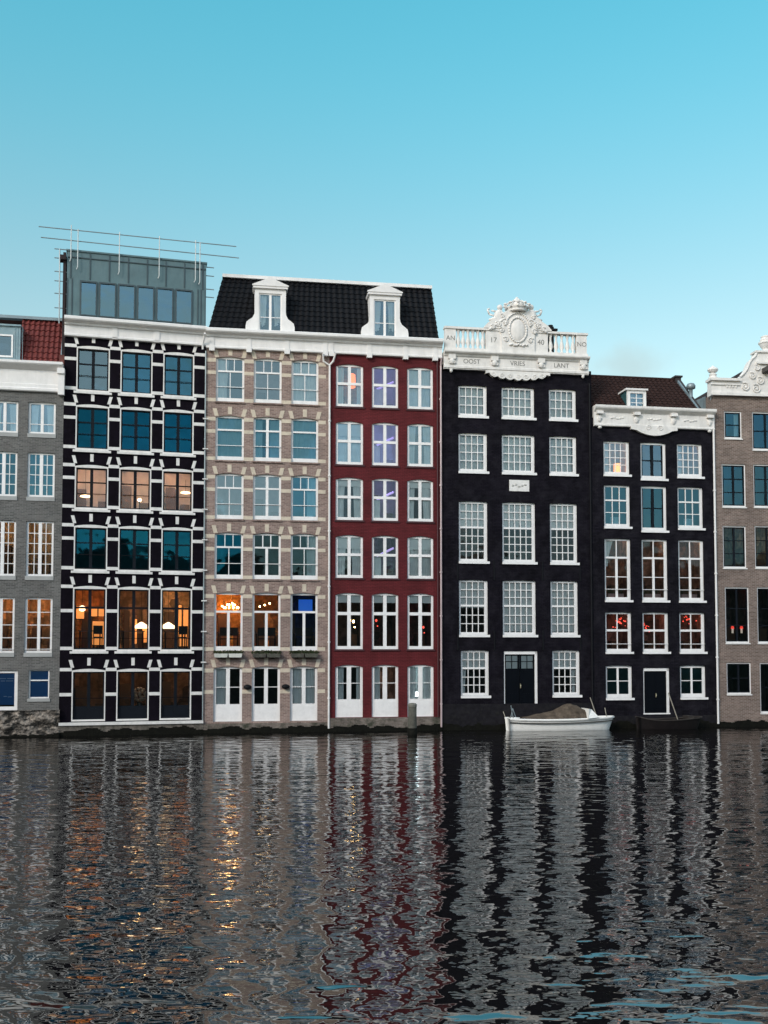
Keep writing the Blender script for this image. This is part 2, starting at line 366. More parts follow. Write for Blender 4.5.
def window(h, a, b, c, d, rise=0, fr=(.08, .08, .07, .12), bands=((1, 2, .04),), tr=.06, bar=.03, mat=None, gl=None, setb=.12,
           guard=None, curt=None, blind=None, lit=None, sill=None, name='window', roomdep=1.8, outer=None, cmat=None, guard_mat=None, hbars=(), trz=None, panel=None, panel_mat=None):
    """framed window filling the opening a..b x c..d (local metres). bands: (bottom fraction, columns, thickness[, rows])"""
    mat = mat or M['white_fr']; gl = gl or G_CLEAR
    mb = MB(); L, Rr, T, B = fr; th = .07; y0 = setb; y1 = setb+th
    iz1 = d-T; iz0 = c+B; ia = a+L; ib = b-Rr
    sp = d-rise
    mb.box(a, ia, y0, y1, c, sp); mb.box(ib, b, y0, y1, c, sp); mb.box(ia, ib, y0, y1, c, iz0)
    if rise > 0:
        zb = min(sp, iz1)-.002
        A = arc(a, b, d, rise)
        for p, q in zip(A[:-1], A[1:]):
            mb.prism([(p[0], zb), (q[0], zb), (q[0], q[1]), (p[0], p[1])], y0+.001, y1-.001)
        iz1 = zb
    else: mb.box(ia, ib, y0, y1, iz1, d)
    H = iz1-iz0; zt = iz1
    if panel: # solid lower door panel
        zp = iz0+H*panel; pm = MB() if panel_mat else mb
        pm.box(ia, ib, y0+.012, y1-.005, iz0, zp)
        nb = 2
        for k in range(nb):
            x0 = ia+(ib-ia)*(k+.14)/nb; x1 = ia+(ib-ia)*(k+.86)/nb
            pm.box(x0, x1, y0+.004, y0+.02, iz0+.06, zp-.10)
    prev = iz1
    for k, bd in enumerate(bands):
        fe, nc, thk = bd[:3]; nr = bd[3] if len(bd) > 3 else 1
        ze = iz1-H*fe
        if k < len(bands)-1:
            tt = tr; mb.box(ia, ib, y0-.004, y1-.01, ze-tt/2, ze+tt/2); lo = ze+tt/2
        else: lo = iz0 if not panel else max(ze, iz0)
        for i in range(1, nc):
            x = ia+(ib-ia)*i/nc; tk = thk if not (nc == 4 and i == 2 and thk > .05) else thk
            mb.box(x-tk/2, x+tk/2, y0+.006, y1-.012, lo, prev)
        for j in range(1, nr):
            z = prev+(lo-prev)*j/nr; mb.box(ia, ib, y0+.010, y1-.016, z-bar/2, z+bar/2)
        prev = ze-tr/2
    for f in hbars:
        z = iz1-H*f; mb.box(ia, ib, y0+.012, y1-.018, z-bar/2, z+bar/2)
    w = mb.build(name, mat, h.e)
    pb = MB(); yp = y0+.045
    e1, e2 = random.uniform(-.010, .010), random.uniform(-.012, .012)
    pb.quad((ia-.01, yp-e1-e2, iz0-.01), (ib+.01, yp+e1-e2, iz0-.01), (ib+.01, yp+e1+e2, iz1+.01), (ia-.01, yp-e1+e2, iz1+.01)); pb.build('pane', gl, w)
    if panel and panel_mat: pm.build('door_panel', panel_mat, w)
    if outer: # white trim flat on the wall around the opening
        ob = MB(); t = outer; y = -.03
        ob.box(a-t, a, y, .0-.001, c, d+t); ob.box(b, b+t, y, -.001, c, d+t); ob.box(a, b, y, -.001, d, d+t)
        ob.build('trim', mat, w)
    if sill:
        sh, so, sw, sm = sill[:4]; sb = MB(); sb.box(a-(sill[4] if len(sill) > 4 else sw), b+sw, -so, setb+.02, c-sh, c); sb.build('sill', sm, w)
    if guard:
        gb = MB(); zg = iz1-H*guard; gb.box(a, b, y0-.06, y0-.04, zg-.013, zg+.013)
        for x in (a+.03, b-.03): gb.tube((x, y0-.05, zg), (x, y0, zg), .012, 6)
        gb.build('guard_rail', guard_mat or mat, w)
    if curt: curtain(w, curt, ia, ib, iz0, iz1, y1+.10, cmat or M['curtain'])
    if blind:
        bb = MB(); bb.box(ia-.02, ib+.02, y1+.04, y1+.048, iz1-H*blind, iz1); bb.box(ia-.02, ib+.02, y1+.035, y1+.055, iz1-H*blind-.03, iz1-H*blind)
        bb.build('blind', M['blind'], w)
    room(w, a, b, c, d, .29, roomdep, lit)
    return w

def cornice(h, prof, u0, u1, mat, name='cornice'):
    mb = MB(); mb.extrude_x(prof, u0, u1); return mb.build(name, mat, h.e)

def text_mesh(s, size, parent, loc, mat, depth=.015, name='lettering'):
    cu = bpy.data.curves.new(name+'_src', 'FONT'); cu.body = s; cu.size = size; cu.extrude = depth; cu.align_x = 'CENTER'; cu.align_y = 'CENTER'
    ob = bpy.data.objects.new(name+'_src', cu); COL.objects.link(ob)
    dg = bpy.context.evaluated_depsgraph_get(); me = bpy.data.meshes.new_from_object(ob.evaluated_get(dg))
    bpy.data.objects.remove(ob); bpy.data.curves.remove(cu)
    me.materials.clear(); me.materials.append(mat)
    o = bpy.data.objects.new(name, me); COL.objects.link(o); o.parent = parent; o.location = loc; o.rotation_euler = (math.pi/2, 0, 0)
    return o

def tiles(mb, P, Q, n_col, n_row, rise=.035, step=.03):
    """P: (bl, br, tr, tl) points of a roof slope; pantile sheet"""
    bl, br, tr_, tl = [Vector(p) for p in P]
    nrm = (br-bl).cross(tl-bl).normalized()
    if nrm.y > 0 and abs(nrm.y) > .05: nrm = -nrm
    if nrm.z < 0 and abs(nrm.y) <= .05: nrm = -nrm
    nu = n_col*6; vs = []; rows = []
    for j in range(n_row):
        for e in (0, 1): rows.append(((j+e*.999)/n_row, step*(1-e)))
    for v, off in rows:
        for i in range(nu+1):
            u = i/nu; p = (bl*(1-u)+br*u)*(1-v)+(tl*(1-u)+tr_*u)*v
            ph = (i % 6)/6; prof = rise*(math.sin(ph*2*math.pi)+.5)
            vs.append(p+nrm*(prof+off))
    w = nu+1
    mb.add(vs, [(j*w+i, j*w+i+1, (j+1)*w+i+1, (j+1)*w+i) for j in range(len(rows)-1) for i in range(nu)])

def plinth(h, u0, u1, z1, mat, out=.08, name='foundation', ledge=None, wet=.28, rough=0):
    mb = MB()
    if rough:
        n = int((u1-u0)/.12); m_ = max(4, int((z1+.6)/.12)); vs = []
        for j in range(m_+1):
            for i in range(n+1):
                u = u0+(u1-u0)*i/n; z = -.6+(z1+.6)*j/m_
                q = mnoise.noise(Vector((u*1.6, z*2.6, 3.3)))+.5*mnoise.noise(Vector((u*4, z*6, 1.3)))
                vs.append((u, -out-rough*q*(0 if j == m_ and False else 1), z))
        w = n+1; mb.add(vs, [(j*w+i, j*w+i+1, (j+1)*w+i+1, (j+1)*w+i) for j in range(m_) for i in range(n)])
        mb.quad(vs[m_*w], vs[-1], (u1, .1, z1), (u0, .1, z1))
    else:
        mb.box(u0, u1, -out, .3, -.6, z1)
    mb.cur = 1
    n = int((u1-u0)/.1)
    for i in range(n):
        a_ = u0+(u1-u0)*i/n; b__ = u0+(u1-u0)*(i+1)/n; q = wet+.16*mnoise.noise(Vector((a_*1.1, z1*3, 7)))+.10*mnoise.noise(Vector((a_*4, z1, 2)))
        mb.box(a_, b__, -out-.012-rough*.75, .2, -.62, q)
    o = mb.build(name, [mat, M['algae']], h.e)
    if ledge:
        lb = MB(); lb.box(u0, u1, -out-.07, 0-.001, z1, z1+ledge); lb.build('ledge', M['stone_white'], o)
    return o

def pipe(h, pts, r, mat, name='drainpipe', brackets=()):
    mb = MB(); mb.path(pts, r, 8)
    for p in pts[1:-1]: mb.ell(p, (r*1.1,)*3, 8, 6)
    for z in brackets:
        x, y = pts[-1][0], pts[-1][1]; mb.tube((x, y, z-.035), (x, y, z+.035), r*1.5, 8)
    return mb.build(name, mat, h.e)

def grid(h, cols, ycol, rows, xrow):
    cu = [(h.u(x0, ycol), h.u(x1, ycol)) for x0, x1 in cols]
    rz = [(h.z(xrow, yb), h.z(xrow, yt)) for yt, yb in rows]
    return cu, rz

WARM = (1.0, .66, .34); AMBER = (1.0, .56, .22); CREAMY = (1.0, .70, .42); REDL = (1.0, .06, .03); PURP = (.48, .35, 1.0); BLUE = (.03, .16, 1.0); COOL = (.75, .95, 1.0)

# ================================================================== house 2: black with white blocks
def banded(h, u0, u1, cu, rz, mids, zb, mat, proud, vh, bh, light=False):
    def bx(*q):
        mb = MB(); mb.box(*q); mb.build('stone_block', mat, h.e)
    piers = [(u0, cu[0][0])]+[(cu[i][1], cu[i+1][0]) for i in range(len(cu)-1)]+[(cu[-1][1], u1)]
    for r, (c, d) in enumerate(rz):
        hgt = d-c
        for (a, b) in piers:
            if light: bx(a, b, -proud, .02, d-.10-bh, d-.10+bh*.05)
            else: bx(a, b, -proud, .02, d+.04-bh, d+.04)
            zm = d-hgt*mids[r]; bx(a, b, -proud, .02, zm-bh/2, zm+bh/2)
            if r < len(rz)-1: bx(a, b, -proud, .02, c-.01, c-.01+bh)
        for (a, b) in cu:
            w = .18 if light else .14; s_ = .09; z0 = d+.02 if light else d+.11
            mb = MB()
            for x0, x1, sl, zlo in ((a-.05, a-.05+w, -s_, z0-.06), ((a+b)/2-w/2, (a+b)/2+w/2, 0, z0+.03), (b+.05-w, b+.05, s_, z0-.06)):
                m_ = MB(); m_.prism([(x0, zlo), (x1, zlo), (x1+sl, zlo+vh), (x0+sl, zlo+vh)], -proud-.004, .02); m_.build('voussoir_block', mat, h.e)

h = HS[1]; W = W_[1]
cols2 = [(76.5, 109.8), (120.6, 152.5), (163.3, 194.2)]
rows2 = [(346.2, 390.6), (404.6, 449.0), (465.0, 508.2), (524.8, 569.6), (586, 649.8), (668.8, 720)]
cu, rz = grid(h, cols2, 368, rows2, 92)
ztop = h.z(100, 334)
facade(h, 0, W, -.5, ztop+.25, [(a, b, c, d, .07) for (c, d) in rz for (a, b) in cu], M['black_wall'])
litA = ((.55, .46, .42), CREAMY, 26, .4)
for r, (c, d) in enumerate(rz):
    for k, (a, b) in enumerate(cu):
        kw = dict(rise=.07, setb=.10, mat=M['dark_frame'], fr=(.055, .055, .06, .06), guard=.66, guard_mat=M['black_iron'], tr=.05, gl=G_TEAL)
        if r in (0, 1, 3): kw.update(bands=((.35, 2, .13), (1, 2, .13)), lit=None)
        if r == 0: kw.update(gl=G_PALE if k == 0 else cached('mid_sky_glass', glass, .17, (.24, .58, .70), (.5, .62, .66)))
        if r == 2: kw.update(bands=((.35, 2, .13), (1, 2, .13)), gl=G_CLEAR, lit=((.62, .50, .45), CREAMY, 34, (.35, .7, .3)[k]))
        if r == 4: kw.update(bands=((.30, 2, .13), (1, 2, .13)), tr=.09, guard=.83, gl=G_CLEAR, lit=(((.85, .36, .09), (.62, .36, .20), (.80, .52, .30))[k], WARM, 24, (.25, .5, .3)[k]), roomdep=2.2)
        if r == 5: kw.update(bands=((1, 2, .13),), guard=.56, panel=.26, panel_mat=M['dark_frame'], gl=G_DARK, lit=((.28, .14, .08), WARM, 12, .6), name='door')
        kw['rise'] = 0
        w = window(h, a+.055, b-.055, c+.02, d-.13, **kw)
        # thin white jamb and arch lining plus stone sill
        tb = MB(); tb.box(a, a+.05, -.015, .12, c, d-.131); tb.box(b-.05, b, -.015, .12, c, d-.131)
        A = arc(a, b, d, .07)
        for i in range(8): tb.prism([(A[i][0], d-.13), (A[i+1][0], d-.13), A[i+1], A[i]], -.012, .119)
        if r < 5: tb.box(a-.10, b+.10, -.09, .10, c-.16, c-.06); tb.box(a, b, -.02, .118, c-.061, c+.02)
        else: tb.box(a, b, -.02, .118, c-.05, c+.02)
        tb.build('stone_surround', M['stone_white'], w)
banded(h, 0, W, cu, rz, [.31, .31, .31, .31, .39, .50], 0, M['stone_white'], .02, .33, .14)
plinth(h, 0, W, h.z(130, 724.5, -.12), M['base_stone'], out=.12, ledge=.12)
zc1 = h.z(137, 320.3, -.45); zc0 = h.z(137, 340.5, -.2)
def cprof(z0, z1, out=.45, base=.12):
    H = z1-z0
    return [(.3, z0), (-base, z0), (-base-.04, z0+.03), (-base-.04, z0+.10), (-base, z0+.13), (-base, z0+H*.58), (-base-.08, z0+H*.62),
            (-base-.10, z0+H*.70), (-out+.04, z0+H*.78), (-out, z0+H*.84), (-out, z1-.03), (-out+.03, z1), (.3, z1)]
cr = cornice(h, cprof(zc0, zc1), -.02, W, M['white'])
for px in (115, 157):
    mb = MB(); u = h.u(px, 335); mb.box(u-.11, u+.11, -.16, -.05, zc0+.005, zc0+(zc1-zc0)*.6); mb.build('pilaster', M['white'], cr)
pipe(h, [(W-.1, -.5, zc1-.35), (W-.1, -.38, zc1-.42), (W-.16, -.2, zc0+.1), (W-.16, -.12, zc0-.15)], .045, M['white'])
pipe(h, [(W-.02, -.07, zc0-.2), (W-.02, -.07, .2)], .028, M['steel'], brackets=[2+i*2.2 for i in range(6)])
# small spikes/anchors on right edge
mb = MB()
for z in [3.1+i*1.35 for i in range(9)]: mb.tube((W-.12, -.1, z), (W+.12, -.1, z), .03, 6)
mb.build('wall_anchor', M['stone_white'], h.e)
# roof box clad in zinc
bx0 = h.u(66.5, 290); bx1 = h.u(206.3, 290); off = .15
zt = h.z(137, 257.5, off); mb = MB(); zb = ztop+.2
OW = [(h.u(78.7+i*19.1, 300, off)+.04, h.u(78.7+(i+1)*19.1, 300, off)-.04) for i in range(6)]
wz0 = h.z(136, 320, off); wz1 = h.z(136, 285.5, off)
mb.box(bx0, bx1, off, 6, wz1, zt); mb.box(bx0, OW[0][0], off, 6, zb, wz1); mb.box(OW[5][1], bx1, off, 6, zb, wz1)
for i in range(5): mb.box(OW[i][1], OW[i+1][0], off, 1, zb, wz1)
mb.box(OW[0][0], OW[5][1], off, 1, zb, wz0); mb.box(OW[0][0], OW[5][1], 2.4, 6, zb, wz1)
mb.box(bx0-.04, bx1+.04, off-.05, 6.05, zt, zt+.07)
rb = mb.build('roof_box', M['metal'], h.e)
mb = MB()
for i in range(8):
    u = bx0+.15+(bx1-bx0-.3)*i/7; mb.box(u-.02, u+.02, off-.035, off-.001, wz1+.08, zt-.05)
for u in (bx0+.02, bx0+.22, bx1-.36, bx1-.22, bx1-.03): mb.box(u-.02, u+.02, off-.03, off-.001, zb, wz1+.07)
mb.box(bx0, bx1, off-.04, off-.001, zt-.28, zt-.24)
mb.build('standing_seam', M['metal_dark'], rb)
for a, b in OW:
    wb = MB(); wb.box(a, a+.07, off-.06, off+.05, wz0, wz1); wb.box(b-.05, b, off-.06, off+.05, wz0, wz1); wb.box(a+.07, b-.05, off-.06, off+.05, wz1-.07, wz1); wb.box(a+.07, b-.05, off-.06, off+.05, wz0, wz0+.05)
    ww = wb.build('roof_window', M['metal_dark'], h.e)
    pb = MB(); pb.quad((a+.07, off, wz0+.05), (b-.05, off, wz0+.05), (b-.05, off, wz1-.07), (a+.07, off, wz1-.07)); pb.build('pane', G_SKY, ww)
# dark party wall on the left of the box
mb = MB(); mb.box(bx0-.17, bx0-.045, .2, 3, zc0-1.2, zt-.05); mb.box(bx0-.30, bx0-.045, .05, .5, zt-.42, zt-.22); mb.build('party_wall', cached('dark_brown_brick', plain, (.022, .014, .016), .9, .4, 5), h.e)
# guard rail of tubes on the roof box (stands on the roof: thing of its own)
gr = bpy.data.objects.new('roof_guard_rail', None); COL.objects.link(gr); gr.location = h.world(0, off, zt); gr.rotation_euler = (0, 0, h.th)
tag(gr, 'thin steel tube guard rail along the top of the metal roof box', 'railing')
def gz(px, py): u, z = h.uz(px, py, off-.05); return u, z-zt
for (p, q) in (((38.6, 226.5), (236.3, 246.5)), ((40.9, 237.3), (239, 258))):
    mb = MB(); a = gz(*p); b = gz(*q); mb.tube((a[0], -.05, a[1]), (b[0], -.05, b[1]), .022, 6); mb.build('rail', M['steel'], gr)
for px, pt, pb_ in ((71.5, 226, 262), (78.3, 230, 270), (119.7, 233, 275), (159.5, 237, 279), (195.6, 241, 283), (200, 243, 285)):
    mb = MB(); u, z1 = gz(px, pt); _, z0 = gz(px, pb_); o = -.14
    mb.path([(u, o, z1), (u, o, z0+.10), (u-.05, o+.03, z0)], .021, 6); mb.tube((u, o, .1), (u, .3, .1), .02, 6)
    mb.build('post', cached('pale_tube', plain, (.55, .58, .58), .4, .1), gr)
mb = MB()
for py in (248, 257, 270.5, 280, 292.5, 307): u, z = gz(61, py); mb.tube((u-.28, .1, z), (u+.25, .1, z), .022, 6)
for py in (266, 274.6, 288, 296): u, z = gz(208, py); mb.tube((u-.2, .1, z), (u+.28, .1, z), .022, 6)
mb.tube((gz(59.5, 250)[0], .1, .1), (gz(59, 318)[0], .1, -3.2), .03, 6)
mb.build('scaffold_tube', M['steel'], gr)

# ================================================================== houses 3 and 4 (shared cornice line, mansard)
h = HS[2]; W = W_[2]
cols3 = [(216, 244.3), (253.8, 281.7), (291.5, 318.5)]
rows3 = [(358.4, 403.2), (416.8, 461.4), (474.2, 519.8), (533.0, 579.2), (592.6, 650.6), (666.4, 721.2)]
cu3, rz3 = grid(h, cols3, 382, rows3, 268)
zt3 = h.z(268, 352)
facade(h, 0, W, -.5, zt3+.3, [(a, b, c, d, .09) for (c, d) in rz3 for (a, b) in cu3], M['taupe'])
TA = ((.31, 3, .035), (1, 2, .035)); TB = ((.31, 1, .03), (1, 1, .03)); TC = ((.31, 2, .12), (1, 2, .12)); TD = ((.31, 3, .05), (1, 2, .12)); TE = ((.33, 1, .03), (1, 2, .12))
glz = [[TA, TA, TA], [TB, TC, TB], [TA, TC, TA], [TA, TD, TA], [TE, TE, TE]]
CF = [(0, 1, 0, 1, 0)]; CL = [(0, .45, 0, 1, .2)]; CR = [(.58, 1, 0, 1, .1)]; CS = [(0, .34, 0, 1, .2), (.66, 1, 0, 1, .2)]
cur3 = [[CL, None, CF], [CF, [(0, .3, 0, 1, 0), (.6, 1, 0, 1, 0)], CF], [None, None, CR], [None, None, CR], [None, None, None]]
gl3 = [[G_PALE, G_PALE, G_PALE], [G_DEEP, G_DEEP, G_DEEP], [G_PALE, G_PALE, G_DEEP], [G_TEAL, G_DARK, G_DARK], [G_CLEAR]*3]
greyroom = ((.42, .38, .39), (1, .9, .88), 3.2, .5)
for r, (c, d) in enumerate(rz3):
    for k, (a, b) in enumerate(cu3):
        kw = dict(rise=.09, setb=.09, fr=(.09, .09, .10, .19), sill=(.07, .06, .04, M['taupe']))
        if r < 5:
            kw.update(bands=glz[r][k], curt=cur3[r][k], gl=gl3[r][k], guard=.72 if r < 4 else None, tr=.075)
            if r == 0 and k == 1 or r == 2 and k < 2: kw.update(lit=greyroom)
            if r == 1: kw.update(cmat=M['curtain_grey'])
            if r == 4: kw.update(lit=[((.90, .46, .12), AMBER, 36, .5), ((.70, .38, .16), AMBER, 24, .3), ((.05, .08, .20), BLUE, 4, .6)][k], roomdep=2.3, tr=.09)
        else:
            kw.update(bands=((1, 2, .17),), hbars=(.36,), panel=.31, fr=(.11, .11, .10, .06), name='door', gl=G_CLEAR if k != 1 else G_DARK, sill=None,
                      curt=[[(0, .5, .3, 1, 0)], None, [(0, 1, .3, 1, 0)]][k])
        window(h, a, b, c, d, **kw)
banded(h, .01, W-.16, cu3, rz3, [.36, .36, .36, .36, .38, .46], 0, M['cream'], .008, .34, .16, light=True)
plinth(h, 0, W, h.z(268, 723), M['base_brick'], out=.10, wet=.25)
for px, py in ((247.5, 687), (285.6, 686.6)):
    u, z = h.uz(px, py, -.1); mb = MB(); mb.box(u-.05, u+.05, -.06, -.001, z-.06, z+.06); mb.ell((u, -.14, z), (.18, .12, .11), 12, 8); mb.build('wall_lamp', M['black_iron'], h.e, smooth=True)

h4 = HS[3]; W4 = W_[3]
cols4 = [(336, 363.2), (372, 398.2), (407.2, 433)]
rows4 = [(365.8, 408), (422.5, 465.6), (478.4, 520.8), (535.6, 578.3), (593.2, 649.2), (664.8, 717)]
cu4, rz4 = grid(h4, cols4, 387, rows4, 385)
zt4 = h4.z(385, 358)
facade(h4, 0, W4, -.5, zt3+.3, [(a, b, c, d, .10) for (c, d) in rz4 for (a, b) in cu4], M['red'])
purp = ((.42, .36, .46), (.72, .52, 1), 9, .7)
lit4 = [[((.6, .35, .2), (1, .2, .03), 7, .7), purp, None], [None, purp, None], [None, purp, None], [None, ((.22, .15, .22), (.6, .35, 1), 4, .6), None],
        [((.10, .07, .07), (1, .35, .15), 2, .7), ((.14, .07, .06), (1, .3, .12), 3, .5), ((.16, .05, .05), (1, .12, .05), 4, .7)],
        [None, ((.45, .32, .26), (1, .72, .55), 7, .5), ((.7, .75, .76), COOL, 10, .5)]]
cur4 = [[[(0, .28, 0, 1, .1), (.85, 1, 0, 1, 0)], [(0, .45, 0, .45, 0)], CF], [[(0, 1, 0, 1, 0)], [(0, .3, 0, .45, 0)], CS], [CS, [(0, .3, 0, .5, 0)], [(0, .3, 0, 1, .2), (.55, 1, 0, 1, .3)]],
        [[(0, .4, 0, 1, .2), (.6, 1, 0, 1, .1)], [(0, .35, 0, .5, 0)], CF], [None]*3, [[(0, .28, 0.3, 1, 0), (.85, 1, .3, 1, 0)], [(0, .3, .3, 1, 0)], [(0, .3, .3, 1, 0), (.7, 1, .3, 1, 0)]]]
for r, (c, d) in enumerate(rz4):
    for k, (a, b) in enumerate(cu4):
        kw = dict(rise=.10, setb=.07, fr=(.10, .10, .10, .14), bands=((.46, 2, .14), (1, 2, .14)), tr=.12, sill=(.08, .05, .06, M['red_sill']), curt=cur4[r][k], lit=lit4[r][k], gl=G_PALE if k != 1 else cached('violet_sky_glass', glass, .15, (.66, .66, .92), (.8, .8, .85)))
        if r in (1,) and k == 0: kw.update(blind=.30)
        if r == 3 and k != 1: kw.update(blind=.28)
        if r == 2 and k != 1: kw.update(blind=.15)
        if r > 1: kw.update(gl=G_CLEAR)
        if r == 4: kw.update(bands=((.36, 2, .16), (1, 2, .16)), tr=.14, blind=.13, gl=G_CLEAR, roomdep=2.4)
        if r == 5: kw.update(bands=((1, 2, .20),), hbars=(.33,), panel=.34, fr=(.12, .12, .10, .06), name='door', sill=None, gl=G_CLEAR)
        window(h4, a, b, c, d, **kw)
plinth(h4, 0, W4, h4.z(385, 717.6), M['base_brick'], out=.09, wet=.25)
# cornice over both
for (hh, WW, pls, xr) in ((h, W, (212, 249, 287, 325), 268), (h4, W4, (331, 369, 405, 434.5), 385)):
    z1 = (h.z(268, 329.4, -.45)+h4.z(385, 335.8, -.45))/2; z0 = (h.z(268, 350, -.15)+h4.z(385, 356.5, -.15))/2
    cr = cornice(hh, cprof(z0, z1), 0, WW if hh is h else WW+.03, M['white'])
    for px in pls:
        mb = MB(); u = hh.u(px, 345); mb.box(u-.10, u+.10, -.15, -.05, z0+.02, z0+(z1-z0)*.6); mb.box(u-.12, u+.12, -.2, .0, z0-.12, z0+.10); mb.build('pilaster', M['white'], cr)
zc3 = z1
# mansard roofs: tiled front slope, white gutter, flat top
def roof_piece(hh, ua0, ua1, ub0, ub1, hip_l, hip_r, ncol):
    y_b, y_t = .05, 1.0; mb = MB(); zb = zc3-.05
    tiles(mb, ((ua0, y_b, zb), (ua1, y_b, zb), (ub1, y_t, ZR), (ub0, y_t, ZR)), None, ncol, 11, .028, .03)
    mb.add([(ub0, y_t, ZR), (ub1, y_t, ZR), (ub1, 9, ZR), (ub0, 9, ZR)], [(0, 1, 2, 3)])
    if hip_l: tiles(mb, ((ua0, 9, zb), (ua0, y_b, zb), (ub0, y_t, ZR), (ub0, 9, ZR)), None, 30, 11, .028, .03)
    if hip_r: tiles(mb, ((ua1, y_b, zb), (ua1, 9, zb), (ub1, 9, ZR), (ub1, y_t, ZR)), None, 30, 11, .028, .03)
    rf = mb.build('roof', M['tile_black'], hh.e)
    g = MB(); g.box(ub0-.05*hip_l, ub1+.05*hip_r, y_t-.16, y_t+.2, ZR-.02, ZR+.13); g.build('gutter', M['white'], rf)
    return rf
ZR = (h.z(240, 276.6, 1.0)+h4.z(400, 289.4, 1.0))/2
roof_piece(h, h.u(208.5, 325, .05), W, h.u(223.5, 276, 1.0), W, 1, 0, 20)
rf4 = roof_piece(h4, 0, h4.u(438.5, 338, .05), 0, h4.u(430.5, 292, 1.0), 0, 1, 18)
def dormer(hh, px, pym, name='dormer'):
    uc = hh.u(px, pym); z0 = zc3-.03; mb = MB(); sc = .0453
    zE = z0+2.04; zA = zE+.40; hw = .70; bw = 1.10; yf = -.02
    wh = .51; wz0 = z0+.12; wz1 = z0+1.84
    # front with scrolled shoulders, opening left free
    L = [(-bw, z0), (-bw, z0+.32), (-bw+.04, z0+.50), (-bw+.16, z0+.60), (-bw+.30, z0+.70), (-hw-.02, z0+.86), (-hw, z0+1.0), (-hw, zE), (-wh, zE), (-wh, z0)]
    mb.prism([(uc+x, z) for x, z in L], yf, yf+.14); mb.prism([(uc-x, z) for x, z in L][::-1], yf, yf+.14)
    mb.box(uc-wh, uc+wh, yf, yf+.14, wz1, zE-.002); mb.box(uc-wh, uc+wh, yf, yf+.14, z0, wz0)
    mb.box(uc-hw-.08, uc+hw+.08, yf-.10, 1.3, zE, zE+.10)
    mb.prism([(uc-hw-.12, zE+.10), (uc+hw+.12, zE+.10), (uc+hw+.12, zE+.15), (uc, zA+.09), (uc-hw-.12, zE+.15)], yf-.13, yf-.03)
    mb.prism([(uc-hw, zE+.11), (uc+hw, zE+.11), (uc, zA)], yf-.029, .1)
    mb.prism([(uc-hw-.1, zE+.11), (uc+hw+.1, zE+.11), (uc, zA+.06)], .1, 1.5)
    mb.box(uc-hw, uc-hw+.06, yf+.14, 1.2, z0, zE); mb.box(uc+hw-.06, uc+hw, yf+.14, 1.2, z0, zE)
    d = mb.build(name, M['white'], hh.e)
    fb = MB(); t = .055; y0, y1 = yf+.05, yf+.10
    fb.box(uc-wh, uc-wh+t, y0, y1, wz0, wz1); fb.box(uc+wh-t, uc+wh, y0, y1, wz0, wz1); fb.box(uc-wh+t, uc+wh-t, y0, y1, wz1-t, wz1); fb.box(uc-wh+t, uc+wh-t, y0, y1, wz0, wz0+t)
    fb.box(uc-.055, uc+.055, y0+.004, y1-.004, wz0+t, wz1-t); fb.box(uc-wh+t, uc+wh-t, y0+.01, y1-.01, wz0+.62, wz0+.65); fb.build('dormer_window', M['white_fr'], d)
    pb = MB(); pb.quad((uc-wh+t, y0+.03, wz0+t), (uc+wh-t, y0+.03, wz0+t), (uc+wh-t, y0+.03, wz1-t), (uc-wh+t, y0+.03, wz1-t)); pb.build('pane', G_PALE, d)
    curtain(d, CS if name == 'dormer' else CF, uc-wh+t, uc+wh-t, wz0+t, wz1-t, y1+.1, M['curtain'])
    rb_ = MB(); rb_.box(uc-hw+.07, uc+hw-.07, .6, .7, z0, zE-.01); rb_.build('room', M['room'], d)
dormer(h, 270.3, 310); dormer(h4, 384.8, 318)
# drainpipes
zj = h4.z(329, 365, -.1)
pipe(h4, [(h4.u(335, 350), -.25, z0-.02), (h4.u(333, 357), -.12, zj+.18), (.0, -.1, zj), (.0, -.1, .15)], .045, M['white'], brackets=[1.5+i*2.5 for i in range(6)])
pipe(h, [(W-.32, -.25, z0-.05), (W-.28, -.12, zj+.15), (W-.02, -.1, zj-.01)], .04, M['white'])
pipe(h4, [(W4-.03, -.28, z0), (W4-.03, -.10, z0-.35), (W4-.05, -.10, .15)], .042, cached('pinkish_pipe_paint', plain, (.52, .40, .40), .5, .2), brackets=[1.2+i*2 for i in range(8)])
pipe(h4, [(W4-.20, -.1, z0-.1), (W4-.20, -.1, .6)], .03, M['red_sill'])

# ================================================================== house 5: tall black, crest
h = HS[4]; W = W_[4]
cols5 = [(458.4, 486.9), (501.6, 534.4), (549.0, 576.1)]
rows5 = [(387.3, 417.6), (434.6, 472.6), (502.3, 562.0), (580.3, 634.9)]
cu, rz = grid(h, cols5, 402, rows5, 517)
ug = [(h.u(461, 675), h.u(489, 675)), (h.u(504, 675), h.u(537.5, 675)), (h.u(552.5, 675), h.u(580, 675))]
rzg = (h.z(475, 695.7), h.z(475, 650.2)); rzd = (h.z(520, 709.2), h.z(520, 651.2))
zt5 = h.z(515, 368)
ops = [(a, b, c, d, .03) for (c, d) in rz for (a, b) in cu]+[(ug[0][0], ug[0][1], rzg[0], rzg[1], .03), (ug[1][0], ug[1][1], rzd[0], rzd[1], 0), (ug[2][0], ug[2][1], rzg[0], rzg[1], .03)]
facade(h, 0, W, -.5, zt5+.01, ops, M['black_brick'], reveal=.26)
WS = (.10, .10, .05, M['white_fr'])
BW = .034
